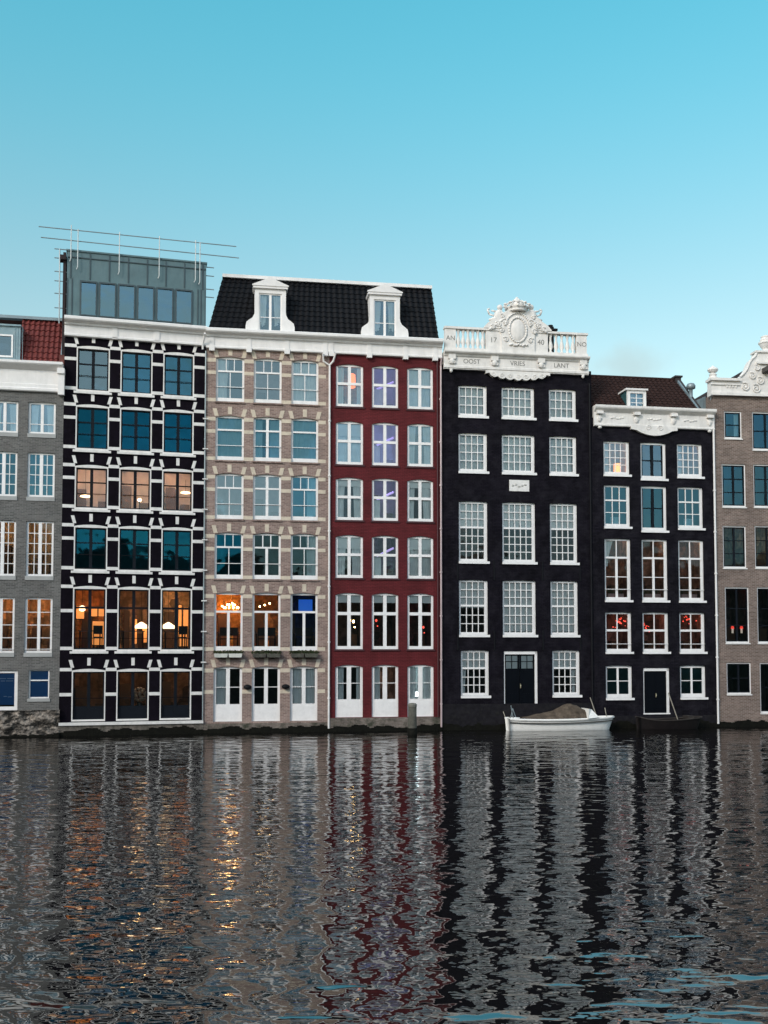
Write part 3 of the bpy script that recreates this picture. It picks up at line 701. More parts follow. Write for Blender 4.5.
for r, (c, d) in enumerate(rz+[rzg]):
    for k, (a, b) in enumerate(cu if r < 4 else ug):
        if r == 4 and k == 1: continue
        n = 5 if k == 1 else 4
        bd = [((1, n, BW, 3),), ((1, n, BW, 4),), ((.43, n, BW, 3), (1, n, BW, 4)), ((.47, n, BW, 3), (1, n, BW, 3)), ((.39, n, BW, 2), (1, n, BW, 3))][r]
        kw = dict(rise=.03, setb=.09, fr=(.09, .15, .10, .12), bands=bd, tr=.085, bar=BW, sill=(.11, .07, .08, M['white_fr'], .01), gl=G_PALE)
        if r < 2: kw.update(curt=CF, gl=G_SOFT)
        if r == 2: kw.update(blind=.43, lit=None if k else ((.3, .2, .16), WARM, 1.5, .3), gl=G_CLEAR)
        if r == 3: kw.update(blind=.5 if k == 0 else .97, gl=G_CLEAR)
        if r == 4: kw.update(blind=.40, gl=G_CLEAR, curt=[(0, .2, 0, .6, .3)] if k == 0 else [(.8, 1, 0, .6, .3)])
        window(h, a, b, c, d, **kw)
def black_door(h, a, b, c, d, name='door', lights=True):
    fb = MB(); t = .11; fb.box(a, a+.05, .03, .14, c, d); fb.box(b-t, b, .03, .14, c, d); fb.box(a, b, .03, .139, d-t*1.3, d+0); fb.box(a-.02, b+.02, -.03, .14, c-.06, c)
    D = fb.build(name, M['white_fr'], h.e)
    a += .05; b -= t; d -= t*1.3; m = (a+b)/2
    lb = MB()
    if lights:
        zl = d-(d-c)*.26
        for s0, s1 in ((a, m-.012), (m+.012, b)):
            lb.box(s0, s1, .10, .15, c, zl); lb.box(s0, s0+.07, .10, .15, zl, d); lb.box(s1-.07, s1, .10, .15, zl, d); lb.box(s0, s1, .10, .149, d-.06, d)
            lb.box((s0+s1)/2-.015, (s0+s1)/2+.015, .11, .14, zl, d-.06); lb.box(s0+.07, s1-.07, .11, .14, (zl+d)/2-.02, (zl+d)/2+.01)
            for z0_, z1_ in ((c+.1, c+(zl-c)*.38), (c+(zl-c)*.45, zl-.08)): lb.box(s0+.12, s1-.12, .085, .11, z0_, z1_)
        lf = lb.build('door_leaf', M['black_door'], D)
        pb = MB(); pb.box(a, b, .155, .165, zl, d); pb.build('blind', M['blind'], D)
        gb = MB(); gb.quad((a, .13, zl), (b, .13, zl), (b, .13, d), (a, .13, d)); gb.build('pane', G_CLEAR, D)
    else:
        lb.box(a, b, .10, .15, c, d)
        for z0_, z1_ in ((c+.12, c+(d-c)*.33), (c+(d-c)*.40, d-.12)):
            lb.box(a+.12, m-.05, .085, .11, z0_, z1_); lb.box(m+.05, b-.12, .085, .11, z0_, z1_)
        lb.build('door_leaf', M['black_door'], D)
    hb = MB(); hz = c+(d-c)*.42; hb.ell((m+.04, .06, hz), (.035, .03, .035), 8, 6); hb.box(m+.02, m+.06, .07, .10, hz-.1, hz+.1); hb.build('handle', cached('brass', plain, (.7, .6, .4), .3, .1, metallic=.8), D)
    bk = MB(); bk.quad((a-.1, .26, c), (b+.2, .26, c), (b+.2, .26, d+.2), (a-.1, .26, d+.2)); bk.build('room', M['room'], D)
black_door(h, ug[1][0], ug[1][1], *rzd)
plinth(h, 0, W, h.z(475, 704), M['dark_base'], out=.04, wet=.3)
pz = h.uz(509.2, 479.9)+h.uz(529, 491.6)
mb = MB(); mb.box(pz[0], pz[2], -.04, -.001, pz[3], pz[1]); pq = mb.build('plaque', M['stone_white'], h.e)
mb = MB()
for i in range(5):
    x = pz[0]+.16+i*.15; mb.ell((x, -.045, (pz[1]+pz[3])/2+.05*math.sin(i*2.1)), (.07, .02, .05), 8, 6)
mb.build('relief', cached('weathered_grey_stone', plain, (.45, .44, .41), .8, .3, 8), pq)
mb = MB()
for z in (rz[3][0]-.2, rz[2][0]-.35):
    for u in (.75, W/3+.05, 2*W/3-.05, W-.65): mb.box(u-.03, u+.03, -.035, -.001, z-.5, z+.4)
mb.build('wall_anchor', M['black_iron'], h.e)
# entablature and balustrade
oc = -.30
zf0 = h.z(515, 371.5, -.2); zf1 = h.z(515, 353.5, oc); zb1 = h.z(515, 330.2, -.15)
u0c = h.u(444, 350, -.2); u1c = h.u(588.6, 350, -.2)
mb = MB(); Hf = zf1-zf0
mb.extrude_x([(.3, zf0), (-.18, zf0), (-.18, zf0+.03), (-.22, zf0+.05), (-.22, zf0+Hf*.18), (-.18, zf0+Hf*.22), (-.18, zf0+Hf*.70), (-.24, zf0+Hf*.74), (-.27, zf0+Hf*.82), (-.38, zf0+Hf*.87), (-.42, zf0+Hf*.93), (-.42, zf1), (.3, zf1)], u0c, u1c)
ent = mb.build('cornice', M['stone_white'], h.e)
# balustrade: plinth, rail, solid panels, balusters
def U(px): return h.u(px, 342, -.15)
bz0 = zf1; bh = zb1-zf1
mb = MB(); mb.box(u0c+.03, u1c-.05, -.26, .06, bz0+.002, bz0+.16); mb.box(u0c+.02, u1c-.04, -.27, .07, zb1-.10, zb1)
for p, q in ((444.8, 455.6), (485.6, 500.8), (533.8, 547.4), (576, 586.2)): mb.box(U(p), U(q), -.22, .03, bz0+.161, zb1-.101)
bal = mb.build('balustrade', M['stone_white'], h.e)
for p, q, n in ((456, 485.5, 6), (548, 576, 5)):
    for i in range(n):
        u = U(p+(q-p)*(i+.5)/n); H0 = bz0+.16; HH = zb1-.10-H0
        mb = MB(); mb.lathe(u, -.1, [(.085, H0), (.085, H0+.06*HH), (.045, H0+.12*HH), (.115, H0+.33*HH), (.09, H0+.48*HH), (.045, H0+.70*HH), (.06, H0+.84*HH), (.085, H0+.93*HH), (.085, H0+HH)], 10)
        mb.build('baluster', M['stone_white'], bal, smooth=True)
INK = cached('dark_letter_paint', plain, (.20, .195, .185), .8, .2)
for t, px, s in (('AN', 450.3, .30), ('17', 493, .34), ('40', 540.4, .34), ('NO', 581.2, .30)):
    text_mesh(t, s, bal, (U(px), -.222, bz0+.16+(bh-.26)*.5), INK, .006)
for t, px in (('OOST', 471.5), ('VRIES', 517.3), ('LANT', 561)):
    text_mesh(t, .30, ent, (U(px), -.183, zf0+Hf*.46), INK, .006)
for px in (451.5, 494, 540.5, 582.5):
    mb = MB(); u = U(px); mb.box(u-.17, u+.17, -.30, -.17, zf0+Hf*.55, zf0+Hf*.86); mb.ell((u, -.24, zf0+Hf*.45), (.13, .08, .16), 10, 8); mb.curl((u-.1, -.26, zf0+Hf*.36), .08, 1.2, .025); mb.curl((u+.1, -.26, zf0+Hf*.36), .08, 1.2, .025, -1); mb.build('corbel', M['stone_white'], ent)
for px in (450.8, 582.3): mb = MB(); u = U(px); mb.ell((u, -.2, zf0-.08), (.07, .07, .10), 8, 6); mb.box(u-.07, u+.07, -.25, -.17, zf0-.03, zf0); mb.build('drop', M['stone_white'], ent)
# scalloped apron
pts = [(U(485.5), zf0+.0), (U(485.5), zf0-.14)]
n = 60; ua, ub = U(489), U(546)
for i in range(n+1):
    t = i/n; s_ = 4*t*(1-t); pts.append((ua+(ub-ua)*t, zf0-.10-.20*s_**.8-.11*abs(math.sin(t*math.pi*7))**.6))
pts += [(U(549.5), zf0-.14), (U(549.5), zf0)]
mb = MB(); mb.prism(pts, -.20, -.001)
for i in range(7):
    t = (i+.5)/7; mb.curl((ua+(ub-ua)*t, -.205, zf0-.14-.10*4*t*(1-t)), .10, 1.3, .02, 1 if i % 2 else -1)
mb.build('carved_apron', M['stone_white'], ent)
# crest
uc = U(517.3); k_ = .0462
def P(px, py): return h.uz(px, py, -.15)
mb = MB()
half = [(483.5, 327.4), (487, 323.6), (493, 320.0), (498.5, 315.5), (503.5, 312.8), (507, 311)]
left = [P(*q) for q in half]; u0, zz0 = P(485.5, 349.5); base = bz0+.01
poly = [(P(500.8, 340)[0], base)]+[(P(500.8, 340)[0], zb1-.002), (left[0][0], zb1-.001)]+left
poly_full = poly+[(2*uc-x, z) for x, z in poly[::-1]]
mb.prism(poly_full[::-1], -.30, .05)
crest = mb.build('crest', M['stone_white'], h.e)
mb = MB()
zc = P(517, 331)[1]
mb.ring((uc-.02, -.32, zc), .42, .58, .05, 28); mb.ell((uc-.02, -.28, zc), (.38, .09, .52), 14, 10)
mb.ring((uc-.02, -.32, zc+.02), .62, .78, .045, 20, 6, .2, math.pi-.2)
for s_ in (-1, 1):
    for (dx, dz, r_, tn) in ((.62, .35, .16, 1.4), (.80, -.05, .14, 1.3), (.95, .22, .15, 1.5), (1.22, .08, .12, 1.3), (.60, -.48, .14, 1.2), (.75, .62, .11, 1.2)):
        mb.curl((uc+s_*dx, -.31, zc+dz), r_, tn, .035, s_, a0=.6)
        mb.ell((uc+s_*dx, -.30, zc+dz), (.06, .05, .06), 8, 6)
    for i in range(6):
        mb.ell((uc+s_*(.68+.13*i), -.28, zc+.50-.10*i), (.11, .07, .065), 8, 6, rot=-s_*.6)
for i in range(9): mb.ell((uc-.40+.1*i, -.34, zc-.72+.03*math.sin(i*1.9)), (.07, .05, .045), 8, 6)
mb.build('shield', M['stone_white'], crest, smooth=True)
# crown
z0c = P(517, 312)[1]
mb = MB(); n = 20
mb.lathe(uc, -.12, [(.36, z0c), (.38, z0c+.04), (.36, z0c+.08), (.40, z0c+.16), (.46, z0c+.22)], 20)
for i in range(10):
    a = 2*math.pi*i/10+.15; x = uc+.48*math.cos(a); y = -.12+.44*math.sin(a)
    mb.tube((uc+.42*math.cos(a), -.12+.40*math.sin(a), z0c+.18), (x, y, z0c+.36), .05, 6, .02); mb.ell((x, y, z0c+.38), (.065, .065, .065), 8, 6)
    mb.path([(x, y, z0c+.34), (uc+.3*math.cos(a), -.12+.28*math.sin(a), z0c+.52), (uc, -.12, z0c+.56)], .03, 6)
mb.ell((uc, -.12, z0c+.36), (.30, .28, .18), 12, 8); mb.ell((uc, -.12, z0c+.60), (.15, .15, .14), 12, 8); mb.ell((uc, -.12, z0c+.74), (.06, .06, .07), 8, 6)
mb.v = [(uc+(x-uc)*1.22, -.12+(y+.12)*1.2, z0c-.03+(z-z0c)*.93) for x, y, z in mb.v]; mb.build('crown', M['stone_white'], crest, smooth=True)
for s_, px in ((-1, 498.3), (1, 532.2)):
    x, z = P(px, 315); mb = MB()
    mb.ell((x, -.16, z-.02), (.16, .14, .24), 10, 8, rot=s_*.35); mb.ell((x-s_*.05, -.18, z+.27), (.105, .10, .115), 10, 8)
    mb.tube((x, -.22, z+.10), (x-s_*.25, -.26, z-.02), .05, 6, .035); mb.tube((x, -.16, z-.1), (x+s_*.35, -.22, z-.26), .075, 8, .045)
    mb.tube((x+s_*.05, -.16, z+.10), (x+s_*.26, -.16, z+.14), .045, 6, .03)
    mb.path([(x+s_*.15, -.1, z-.05), (x+s_*.32, -.06, z+.02), (x+s_*.38, -.06, z+.2), (x+s_*.30, -.06, z+.24)], .035, 6)
    mb.v = [(x+(a-x)*1.3, b, z-.12+(c-z+.12)*1.2) for a, b, c in mb.v]; mb.build('carved_figure', M['stone_white'], crest, smooth=True)
# flat roof and dark chimney behind the balustrade
mb = MB(); u, z = h.uz(551.5, 328.5, 1.2); mb.box(u-.12, u+.12, 1.2, 1.5, zt5, z+.1); mb.box(u-.22, u+.28, 1.1, 1.6, z-.12, z-.02); mb.tube((u, 1.35, z), (u, 1.35, z+.2), .12, 10); mb.build('chimney', M['black_iron'], h.e)
pipe(h, [(W-.12, -.06, zt5-.6), (W-.12, -.06, .3)], .045, M['black_iron'])

# ================================================================== house 6
h = HS[5]; W = W_[5]
cols6 = [(603.6, 629.6), (640.6, 666.2), (677.1, 702.4)]
rows6 = [(442.4, 475.6), (486.0, 527.4), (539.2, 600.4), (612.2, 651.8)]
cu, rz = grid(h, cols6, 462, rows6, 653)
rzg = (h.z(618, 698), h.z(618, 665.4)); rzd = (h.z(656, 713), h.z(656, 668))
zt6 = h.z(653, 428)
EXT = (h.z(653, 527.4)-h.z(653, 530.6))
ops = [(a, b, c-(EXT if r < 2 and k == 1 else 0), d, .03) for r, (c, d) in enumerate(rz) for k, (a, b) in enumerate(cu)]
for k in range(3): ops.append((cu[k][0], cu[k][1], *(rzd if k == 1 else rzg), .03 if k != 1 else 0))
facade(h, 0, W, -.5, zt6+.4, ops, M['dark_brick'], reveal=.26)
redlit = ((.28, .16, .13), (1, .40, .25), 8, .6)
for r, (c_, d) in enumerate(rz+[rzg]):
    for k, (a, b) in enumerate(cu):
        c = c_
        if r == 4 and k == 1: continue
        kw = dict(rise=.03, setb=.09, fr=(.09, .14, .09, .14), tr=.07, bar=BW, sill=(.10, .07, .08, M['white_fr'], .01), gl=G_CLEAR)
        if r < 2 and k == 1: c -= EXT
        if r < 2 and k == 1: kw.update(fr=(.09, .14, .10, .15), bands=((1, 1, .1),), gl=G_PALE if r == 0 else G_DEEP)
        elif r == 0: kw.update(bands=((1, 4, BW, 4),), gl=G_PALE, lit=((.45, .36, .36), (1, .45, .18), 6 if k == 0 else 3, .8), curt=[(0, .25, 0, 1, 0)])
        elif r == 1: kw.update(bands=((.36, 3, BW, 1), (1, 3, BW, 2)), gl=G_DEEP, curt=[(.3, .7, 0, .2, 0)])
        elif r == 2: kw.update(bands=((.30, 2, .045, 1), (1, 2, .11, 1)), tr=.09, hbars=(.64,), guard=.86, curt=[(0, .4, .55, 1, .6)] if k == 0 else None, lit=((.29, .15, .11), WARM, 13, .5))
        elif r == 3: kw.update(bands=((.47, 2, .045, 1), (1, 2, .045, 1)), tr=.10, lit=redlit, guard=.86)
        else: kw.update(bands=((1, 2, .09, 2),), fr=(.09, .14, .12, .18), lit=None, gl=G_DEEP)
        w = window(h, a, b, c, d, **kw)
        if r < 2 and k == 1:
            fb = MB(); a1, b1 = a+.09, b-.14; z0_, z1_ = c+.15, d-.13
            fb.box((a1+b1)/2-.06, (a1+b1)/2+.06, .085, .12, z0_, z1_); zz = z0_+(z1_-z0_)*.5; fb.box(a1, b1, .088, .118, zz-.02, zz+.02)
            for q in (a1, b1-.04): fb.box(q, q+.04, .086, .119, z0_, z1_)
            fb.build('casement', M['dark_frame'], w)
black_door(h, cu[1][0], cu[1][1], *rzd, lights=False)
plinth(h, 0, W, h.z(618, 716), M['dark_base'], out=.04, wet=.3)
# cornice with belly
zc1 = h.z(653, 406.6, -.35); zc0 = h.z(653, 428.0, -.1)
u0c = h.u(594, 415, -.1); u1c = h.u(714.3, 415, -.1); Hf = zc1-zc0
mb = MB(); mb.extrude_x([(.3, zc0), (-.12, zc0), (-.15, zc0+.03), (-.15, zc0+.09), (-.12, zc0+.12), (-.12, zc0+Hf*.68), (-.2, zc0+Hf*.74), (-.33, zc0+Hf*.84), (-.36, zc0+Hf*.9), (-.36, zc1), (.3, zc1)], u0c, u1c)
ent = mb.build('cornice', M['stone_white'], h.e)
mb = MB(); pts = []
ua, ub = h.u(630.8, 430, -.1), h.u(677, 430, -.1)
pts = [(ub, zc0+.1), (ub, zc0-.10)]+[(ub-(ub-ua)*(.12+.76*i/16), zc0-.14-.24*math.sin(math.pi*i/16)**.8) for i in range(17)]+[(ua, zc0-.10), (ua, zc0+.1)]
mb.prism(pts[::-1], -.17, -.001); mb.build('carved_apron', M['stone_white'], ent)
for px in (599, 636, 673, 709):
    mb = MB(); u = h.u(px, 415, -.1); mb.box(u-.16, u+.16, -.30, -.12, zc0+Hf*.58, zc0+Hf*.72); mb.ell((u, -.14, zc0+Hf*.38), (.11, .07, .18), 8, 6); mb.curl((u, -.18, zc0+Hf*.38), .1, 1.2, .02); mb.build('corbel', M['stone_white'], ent)
for px in (599.5, 709): mb = MB(); u = h.u(px, 428, -.1); mb.ell((u, -.15, zc0-.07), (.10, .09, .07), 8, 6); mb.build('drop', M['stone_white'], ent)
mb = MB()
mb.curl(((ua+ub)/2-.3, -.18, zc0-.02), .14, 1.4, .02); mb.curl(((ua+ub)/2+.3, -.18, zc0-.02), .14, 1.4, .02, -1)
for i in range(5):
    for cc in (617, 654, 690): mb.ell((h.u(cc, 415, -.1)+(i-2)*.14, -.125, zc0+Hf*.42+.03*math.sin(i*2)), (.08, .03, .05), 8, 6)
mb.build('relief', M['stone_white'], ent, smooth=True)
# pitched roof, ridge parallel to the street
yr = 2.2; zr = h.z(630, 378.2, yr); ul, ur = h.u(588.5, 378, yr)-.2, h.u(674.5, 381, yr); ur0 = h.u(697, 405, .2)
mb = MB(); tiles(mb, ((-.05, .05, zc1-.02), (ur0, .05, zc1-.02), (ur, yr, zr), (-.05, yr, zr)), None, 22, 12, .03, .03)
mb.quad((-.05, yr, zr), (ur, yr, zr), (ur0, yr*2.2, zc1-.02), (-.05, yr*2.2, zc1-.02))
mb.tube((-.05, yr, zr+.02), (ur, yr, zr+.02), .08, 8)
rf = mb.build('roof', M['tile_brown'], h.e)
mb = MB(); ap = Vector((ur, yr, zr)); ft = Vector((ur0, .05, zc1-.05))
for dx, ww, mt in ((.04, .09, 0), (.15, .10, 1)):
    mb.cur = mt
    for z_off in (.05,):
        p0 = ft+Vector((dx, 0, z_off)); p1 = ap+Vector((dx, 0, z_off+.1))
        mb.add([p0, p0+Vector((ww, 0, 0)), p1+Vector((ww, 0, 0)), p1, p0-Vector((0, 0, .3)), p0+Vector((ww, 0, -.3)), p1+Vector((ww, 0, -.3)), p1-Vector((0, 0, .3))],
               [(0, 1, 2, 3), (4, 7, 6, 5), (0, 4, 5, 1), (1, 5, 6, 2), (2, 6, 7, 3), (3, 7, 4, 0)])
mb.cur = 1; mb.box(ur-.02, ur+.26, yr-.2, yr+.3, zr-.25, zr+.10); mb.box(ur-.08, ur+.32, yr-.26, yr+.36, zr+.10, zr+.18)
mb.add([(ur0+.36, .06, zc1-.3), (ur+.36, yr, zr-.05), (ur0+.36, yr*2.2, zc1-.3)], [(0, 1, 2)])
mb.build('gable_edge', [M['zinc'], cached('black_roof_edge', plain, (.03, .025, .026), .8, .3)], h.e)
# dormer
uc = h.u(636, 397, .1); zd0 = zc1-.03; zd1 = zc1+.84; mb = MB(); hw = .47
mb.box(uc-hw, uc-hw+.14, .0, .12, zd0, zd1); mb.box(uc+hw-.14, uc+hw, .0, .12, zd0, zd1); mb.box(uc-hw+.14, uc+hw-.14, .0, .12, zd1-.14, zd1); mb.box(uc-hw-.10, uc+hw+.07, -.08, 1.6, zd1, zd1+.08)
mb.box(uc-hw+.14, uc+hw-.14, .0, .12, zd0, zd0+.05)
dm = mb.build('dormer', M['white'], h.e)
mb = MB(); mb.box(uc-hw-.02, uc-hw+.01, .121, 1.5, zd0, zd1-.001); mb.box(uc+hw-.01, uc+hw+.02, .121, 1.5, zd0, zd1-.001); mb.build('dormer_cheek', cached('teal_sheet', plain, (.03, .09, .10), .6, .2), dm)
mb = MB(); a, b = uc-hw+.14, uc+hw-.14; mb.box(uc-.02, uc+.02, .05, .09, zd0+.05, zd1-.14)
for f in (.35, .68): z = zd0+.05+(zd1-.19-zd0)*f; mb.box(a, b, .055, .085, z-.015, z+.015)
mb.build('dormer_window', M['white_fr'], dm)
mb = MB(); mb.quad((a, .07, zd0+.05), (b, .07, zd0+.05), (b, .07, zd1-.14), (a, .07, zd1-.14)); mb.build('pane', G_PALE, dm)
curtain(dm, CF, a, b, zd0+.05, zd1-.14, .2, M['curtain_grey'])
# flue and sheet-metal roof hut
yq = 1.0; u, zq1 = h.uz(690.8, 383.5, yq); zq0 = h.z(690.8, 407, yq)-.6
mb = MB(); mb.tube((u, yq, zq0), (u, yq, zq1-.2), .09, 12); mb.lathe(u, yq, [(.10, zq1-.30), (.21, zq1-.26), (.22, zq1-.12), (.17, zq1-.02), (.05, zq1+.02)], 14); mb.build('flue', M['steel'], h.e, smooth=True)
ua, ub = h.u(694, 400, .8), W+.02
mb = MB(); z1_ = h.z(712, 396.5, .8); mb.add([(ua, .8, zc1-.3), (ub, .8, zc1-.3), (ub, .8, z1_), (ua, .8, z1_-.28), (ua, 4, zc1-.3), (ub, 4, zc1-.3), (ub, 4, z1_), (ua, 4, z1_-.28)],
       [(0, 1, 2, 3), (4, 7, 6, 5), (3, 2, 6, 7), (0, 3, 7, 4), (1, 5, 6, 2)])
for i in range(1, 4): u_ = ua+(ub-ua)*i/4; mb.box(u_-.015, u_+.015, .77, .799, zc1-.3, z1_-.28+.28*i/4)
mb.build('roof_hut', M['zinc'], h.e)
pipe(h, [(W-.06, -.1, zc0+.9), (W-.06, -.1, .15)], .05, M['white'], brackets=[1.3+2*i for i in range(6)])

# ================================================================== house 7
h = HS[6]; W = W_[6]
zt7 = h.z(740, 396.6)
def colpair(c, w, y): return (h.u(c-w/2, y), h.u(c+w/2, y))
sp7 = []
r7 = [((411.4, 438.6), (412.2, 450)), ((464.2, 507), (464.5, 507.2)), ((526, 568), (526, 568)), ((587.2, 643), (587.3, 643)), ((662.6, 694.2), (662.8, 713))]
c7 = [(724.2, 741.8), (722, 745.8), (723, 746.3), (725.3, 749.2), (726.8, 751.2)]
cc7 = [(752.2, 779.5), (753.6, 779), (755, 780), (757.4, 782), (760, 785)]
ops = []
for r in range(5):
    y = sum(r7[r][0])/2; a, b = h.u(c7[r][0], y), h.u(c7[r][1], y); c, d = h.z(735, r7[r][0][1]), h.z(735, r7[r][0][0])
    a2, b2 = h.u(cc7[r][0], y), h.u(cc7[r][1], y); e, f = h.z(765, r7[r][1][1]), h.z(765, r7[r][1][0])
    off7 = h.u(800, y)-h.u(735, y)+.1
    ops += [(a, b, c, d, 0), (a2, b2, e, f, 0), (2*W/2-b+.15, 2*W/2-a+.15, c, d, 0)]
facade(h, 0, W, -.5, zt7+.1, ops, M['brown_brick'])
for i, (a, b, c, d, _) in enumerate(ops):
    r, k = divmod(i, 3)
    w = window(h, a, b, c, d, setb=.05, fr=(.055, .055, .055, .07), bands=((1, 1, .05),), gl=G_DEEP if r < 2 else G_DARK, sill=(.06, .05, .02, M['stone_white']),
           lit={2: ((.42, .32, .2), WARM, 9, .5), 3: ((.08, .06, .06), REDL, 2, .5)}.get(r) if not (r == 2 and k == 0) else ((.35, .26, .18), WARM, 4, .4),
           curt=[(.7, 1, 0, 1, 0)] if r == 0 and k == 0 else None, name='door' if (r == 4 and k == 1) else 'window', guard=None)
    fb = MB(); a1, b1, c1, d1 = a+.055, b-.055, c+.07, d-.055; y0, y1 = .055, .10; t = .05
    for q in (a1, b1-t): fb.box(q, q+t, y0, y1, c1, d1)
    fb.box(a1+t, b1-t, y0, y1, d1-t, d1); fb.box(a1+t, b1-t, y0, y1, c1, c1+t)
    if not (r == 0 and k != 1): fb.box((a1+b1)/2-.045, (a1+b1)/2+.045, y0+.002, y1-.002, c1+t, d1-t)
    for f in ((.5,), (.33, .66), (.33, .66), (.3, .62), (.5,))[r]: z = c1+(d1-c1)*f; fb.box(a1+t, b1-t, y0+.004, y1-.004, z-.02, z+.02)
    fb.build('casement', M['dark_frame'], w)
plinth(h, 0, W, h.z(735, 722), M['base_brick'], out=.05, wet=.25)
# scrolled gable
def Q(px, py): return h.uz(px, py, -.12)
L = [(711.6, 396), (711.6, 380), (738.5, 380.6), (739.8, 377), (743.5, 374), (747, 369), (749.3, 363), (751.5, 359.5), (755, 356.5), (756.5, 352.5)]
pts = [Q(*p) for p in L]; uc = Q(768.3, 370)[0]; zbase = zt7
pts[0] = (pts[0][0], zbase); full = pts+[(2*uc-x, z) for x, z in pts[::-1]]
mb = MB(); mb.prism(full[::-1], -.12, .35); gb = mb.build('gable', M['stone_white'], h.e)
mb = MB()
z1 = Q(725, 380)[1]; xe = Q(740, 380)[0]
for (x0, x1) in ((pts[0][0]-.08, xe), (2*uc-xe, 2*uc-pts[0][0]+.08)): mb.box(x0, x1, -.26, .36, z1-.05, z1+.07); mb.box(x0+.03, x1-.02, -.19, -.121, z1-.25, z1-.19)
mb.box(pts[0][0]-.04, 2*uc-pts[0][0]+.04, -.2, -.121, zbase, zbase+.14)
for s_ in (-1, 1):
    for p, q in zip(pts[3:-1], pts[4:]):
        A = (p[0] if s_ < 0 else 2*uc-p[0], -.13, p[1]); B = (q[0] if s_ < 0 else 2*uc-q[0], -.13, q[1]); mb.tube(A, B, .06, 6)
    for px, py, r_ in ((745, 387, .22), (756, 389, .24), (752, 376, .18), (760, 381, .2), (757, 368, .15)):
        x, z = Q(px, py); x = x if s_ < 0 else 2*uc-x; mb.curl((x, -.15, z), r_, 1.5, .04, s_, a0=1.0); mb.ell((x+.02, -.13, z), (.08, .06, .08), 8, 6)
    for i in range(4):
        x, z = Q(727+i*3, 386.5); x = x if s_ < 0 else 2*uc-x; mb.ell((x, -.13, z), (.06, .04, .09), 8, 6)
    # finial on the shoulder
    x, z = Q(715, 379); x = x if s_ < 0 else 2*uc-x
    mb.lathe(x, .1, [(.22, z1+.07), (.22, z1+.16), (.15, z1+.20), (.19, z1+.30), (.10, z1+.38), (.20, z1+.43), (.26, z1+.52), (.23, z1+.60), (.10, z1+.68), (.03, z1+.74)], 14)
zp = pts[-1][1]; mb.box(pts[-1][0]-.08, 2*uc-pts[-1][0]+.08, -.2, .36, zp, zp+.09)
mb.lathe(uc, .1, [(.30, zp+.09), (.26, zp+.16), (.14, zp+.24), (.24, zp+.36), (.30, zp+.48), (.34, zp+.52), (.34, zp+.58), (.25, zp+.62), (.27, zp+.70), (.2, zp+.78), (.22, zp+.86), (.12, zp+.92)], 16)
xt, zt_ = Q(756, 363.5); mb.box(xt, 2*uc-xt, -.24, -.12, zt_-.03, zt_+.07)
mb.build('gable_carving', M['stone_white'], gb, smooth=False)
xh, zh = Q(766, 371)
mb = MB(); mb.box(xh-.22, xh+.22, -.9, -.12, zh-.12, zh+.10); mb.build('hoist_beam', cached('old_beam', plain, (.06, .055, .05), .8, .4), h.e)
mb = MB(); mb.add([(0.1, .3, zt7), (W-.1, .3, zt7), (uc, .3, zt7+2.0), (0.1, 9.9, zt7), (W-.1, 9.9, zt7), (uc, 9.9, zt7+2.0)], [(0, 1, 2), (3, 5, 4), (0, 2, 5, 3), (1, 4, 5, 2)]); mb.build('roof', M['tile_brown'], h.e)
pipe(h, [(.12, .0, zt7+.8), (-.10, .1, zt7-.2)], .015, M['steel'], 'tie_rod')

# ================================================================== house 1
h = HS[0]; W = W_[0]
dx = 37.4
cols1 = [(-9.3-dx, 18.1-dx), (-9.3, 18.1), (28.2, 55.6)]
rows1 = [(402.2, 433.8), (452.6, 497), (521, 576.2), (597.4, 652.8)]
cu, rz = grid(h, cols1, 418, rows1, 42)
zt1 = h.z(42, 391)
sw = (h.u(28.5, 686), h.u(49.3, 686), h.z(39, 698.5), h.z(39, 669.8)); dr = (h.u(-9.5, 690), h.u(17.6, 690), h.z(9, 720.5), h.z(9, 670.2))
ops = [(a, b, c, d, .02) for (c, d) in rz for (a, b) in cu]+[sw+(0,), dr+(0,)]
facade(h, 0, W-.01, -.5, zt1+.3, ops, M['grey_brick'])
BW1 = .03
for r, (c, d) in enumerate(rz):
    for k, (a, b) in enumerate(cu):
        bd = [((1, 2, .12),), ((1, 4, BW1, 4),), ((1, 4, BW1, 5),), ((1, 2, .12, 4),)][r]
        kw = dict(rise=.02, setb=.08, fr=(.09, .09, .08, .09), bands=bd, bar=.03, sill=(.17, .03, .02, cached('pale_grey_sill', plain, (.36, .36, .35), .8, .2)), gl=[G_PALE, G_DEEP, G_DARK, G_CLEAR][r])
        if r == 0: kw.update(hbars=(.72,), curt=CS)
        if r == 2: kw.update(lit=((.6, .46, .32), WARM, 12, .5))
        if r == 3: kw.update(lit=((.65, .38, .20), WARM, 26, .45), guard=.97)
        w = window(h, a, b, c, d, **kw)
        if r in (1, 2):
            fb = MB(); m_ = (a+b)/2; fb.box(m_-.07, m_+.07, .075, .14, c+.09, d-.08); fb.build('mullion', M['white_fr'], w)
w = window(h, *sw, setb=.08, fr=(.06, .06, .05, .06), bands=((.36, 1, .03), (1, 1, .03)), tr=.05, gl=G_CLEAR, sill=(.13, .04, .04, cached('pale_grey_sill', plain, (.36, .36, .35), .8, .2)))
mb = MB(); mb.box(sw[0]+.05, sw[1]-.05, .16, .17, sw[2]+.05, sw[3]-.05); mb.build('blue_panel', M['plaster_dark'], w)
w = window(h, *dr, setb=.08, fr=(.14, .14, .12, .06), bands=((1, 1, .1),), panel=.27, gl=G_CLEAR, name='door')
mb = MB(); mb.box(dr[0]+.13, dr[1]-.13, .16, .17, dr[2]+.65, dr[3]-.1); mb.build('blue_panel', M['plaster_dark'], w)
mb = MB()
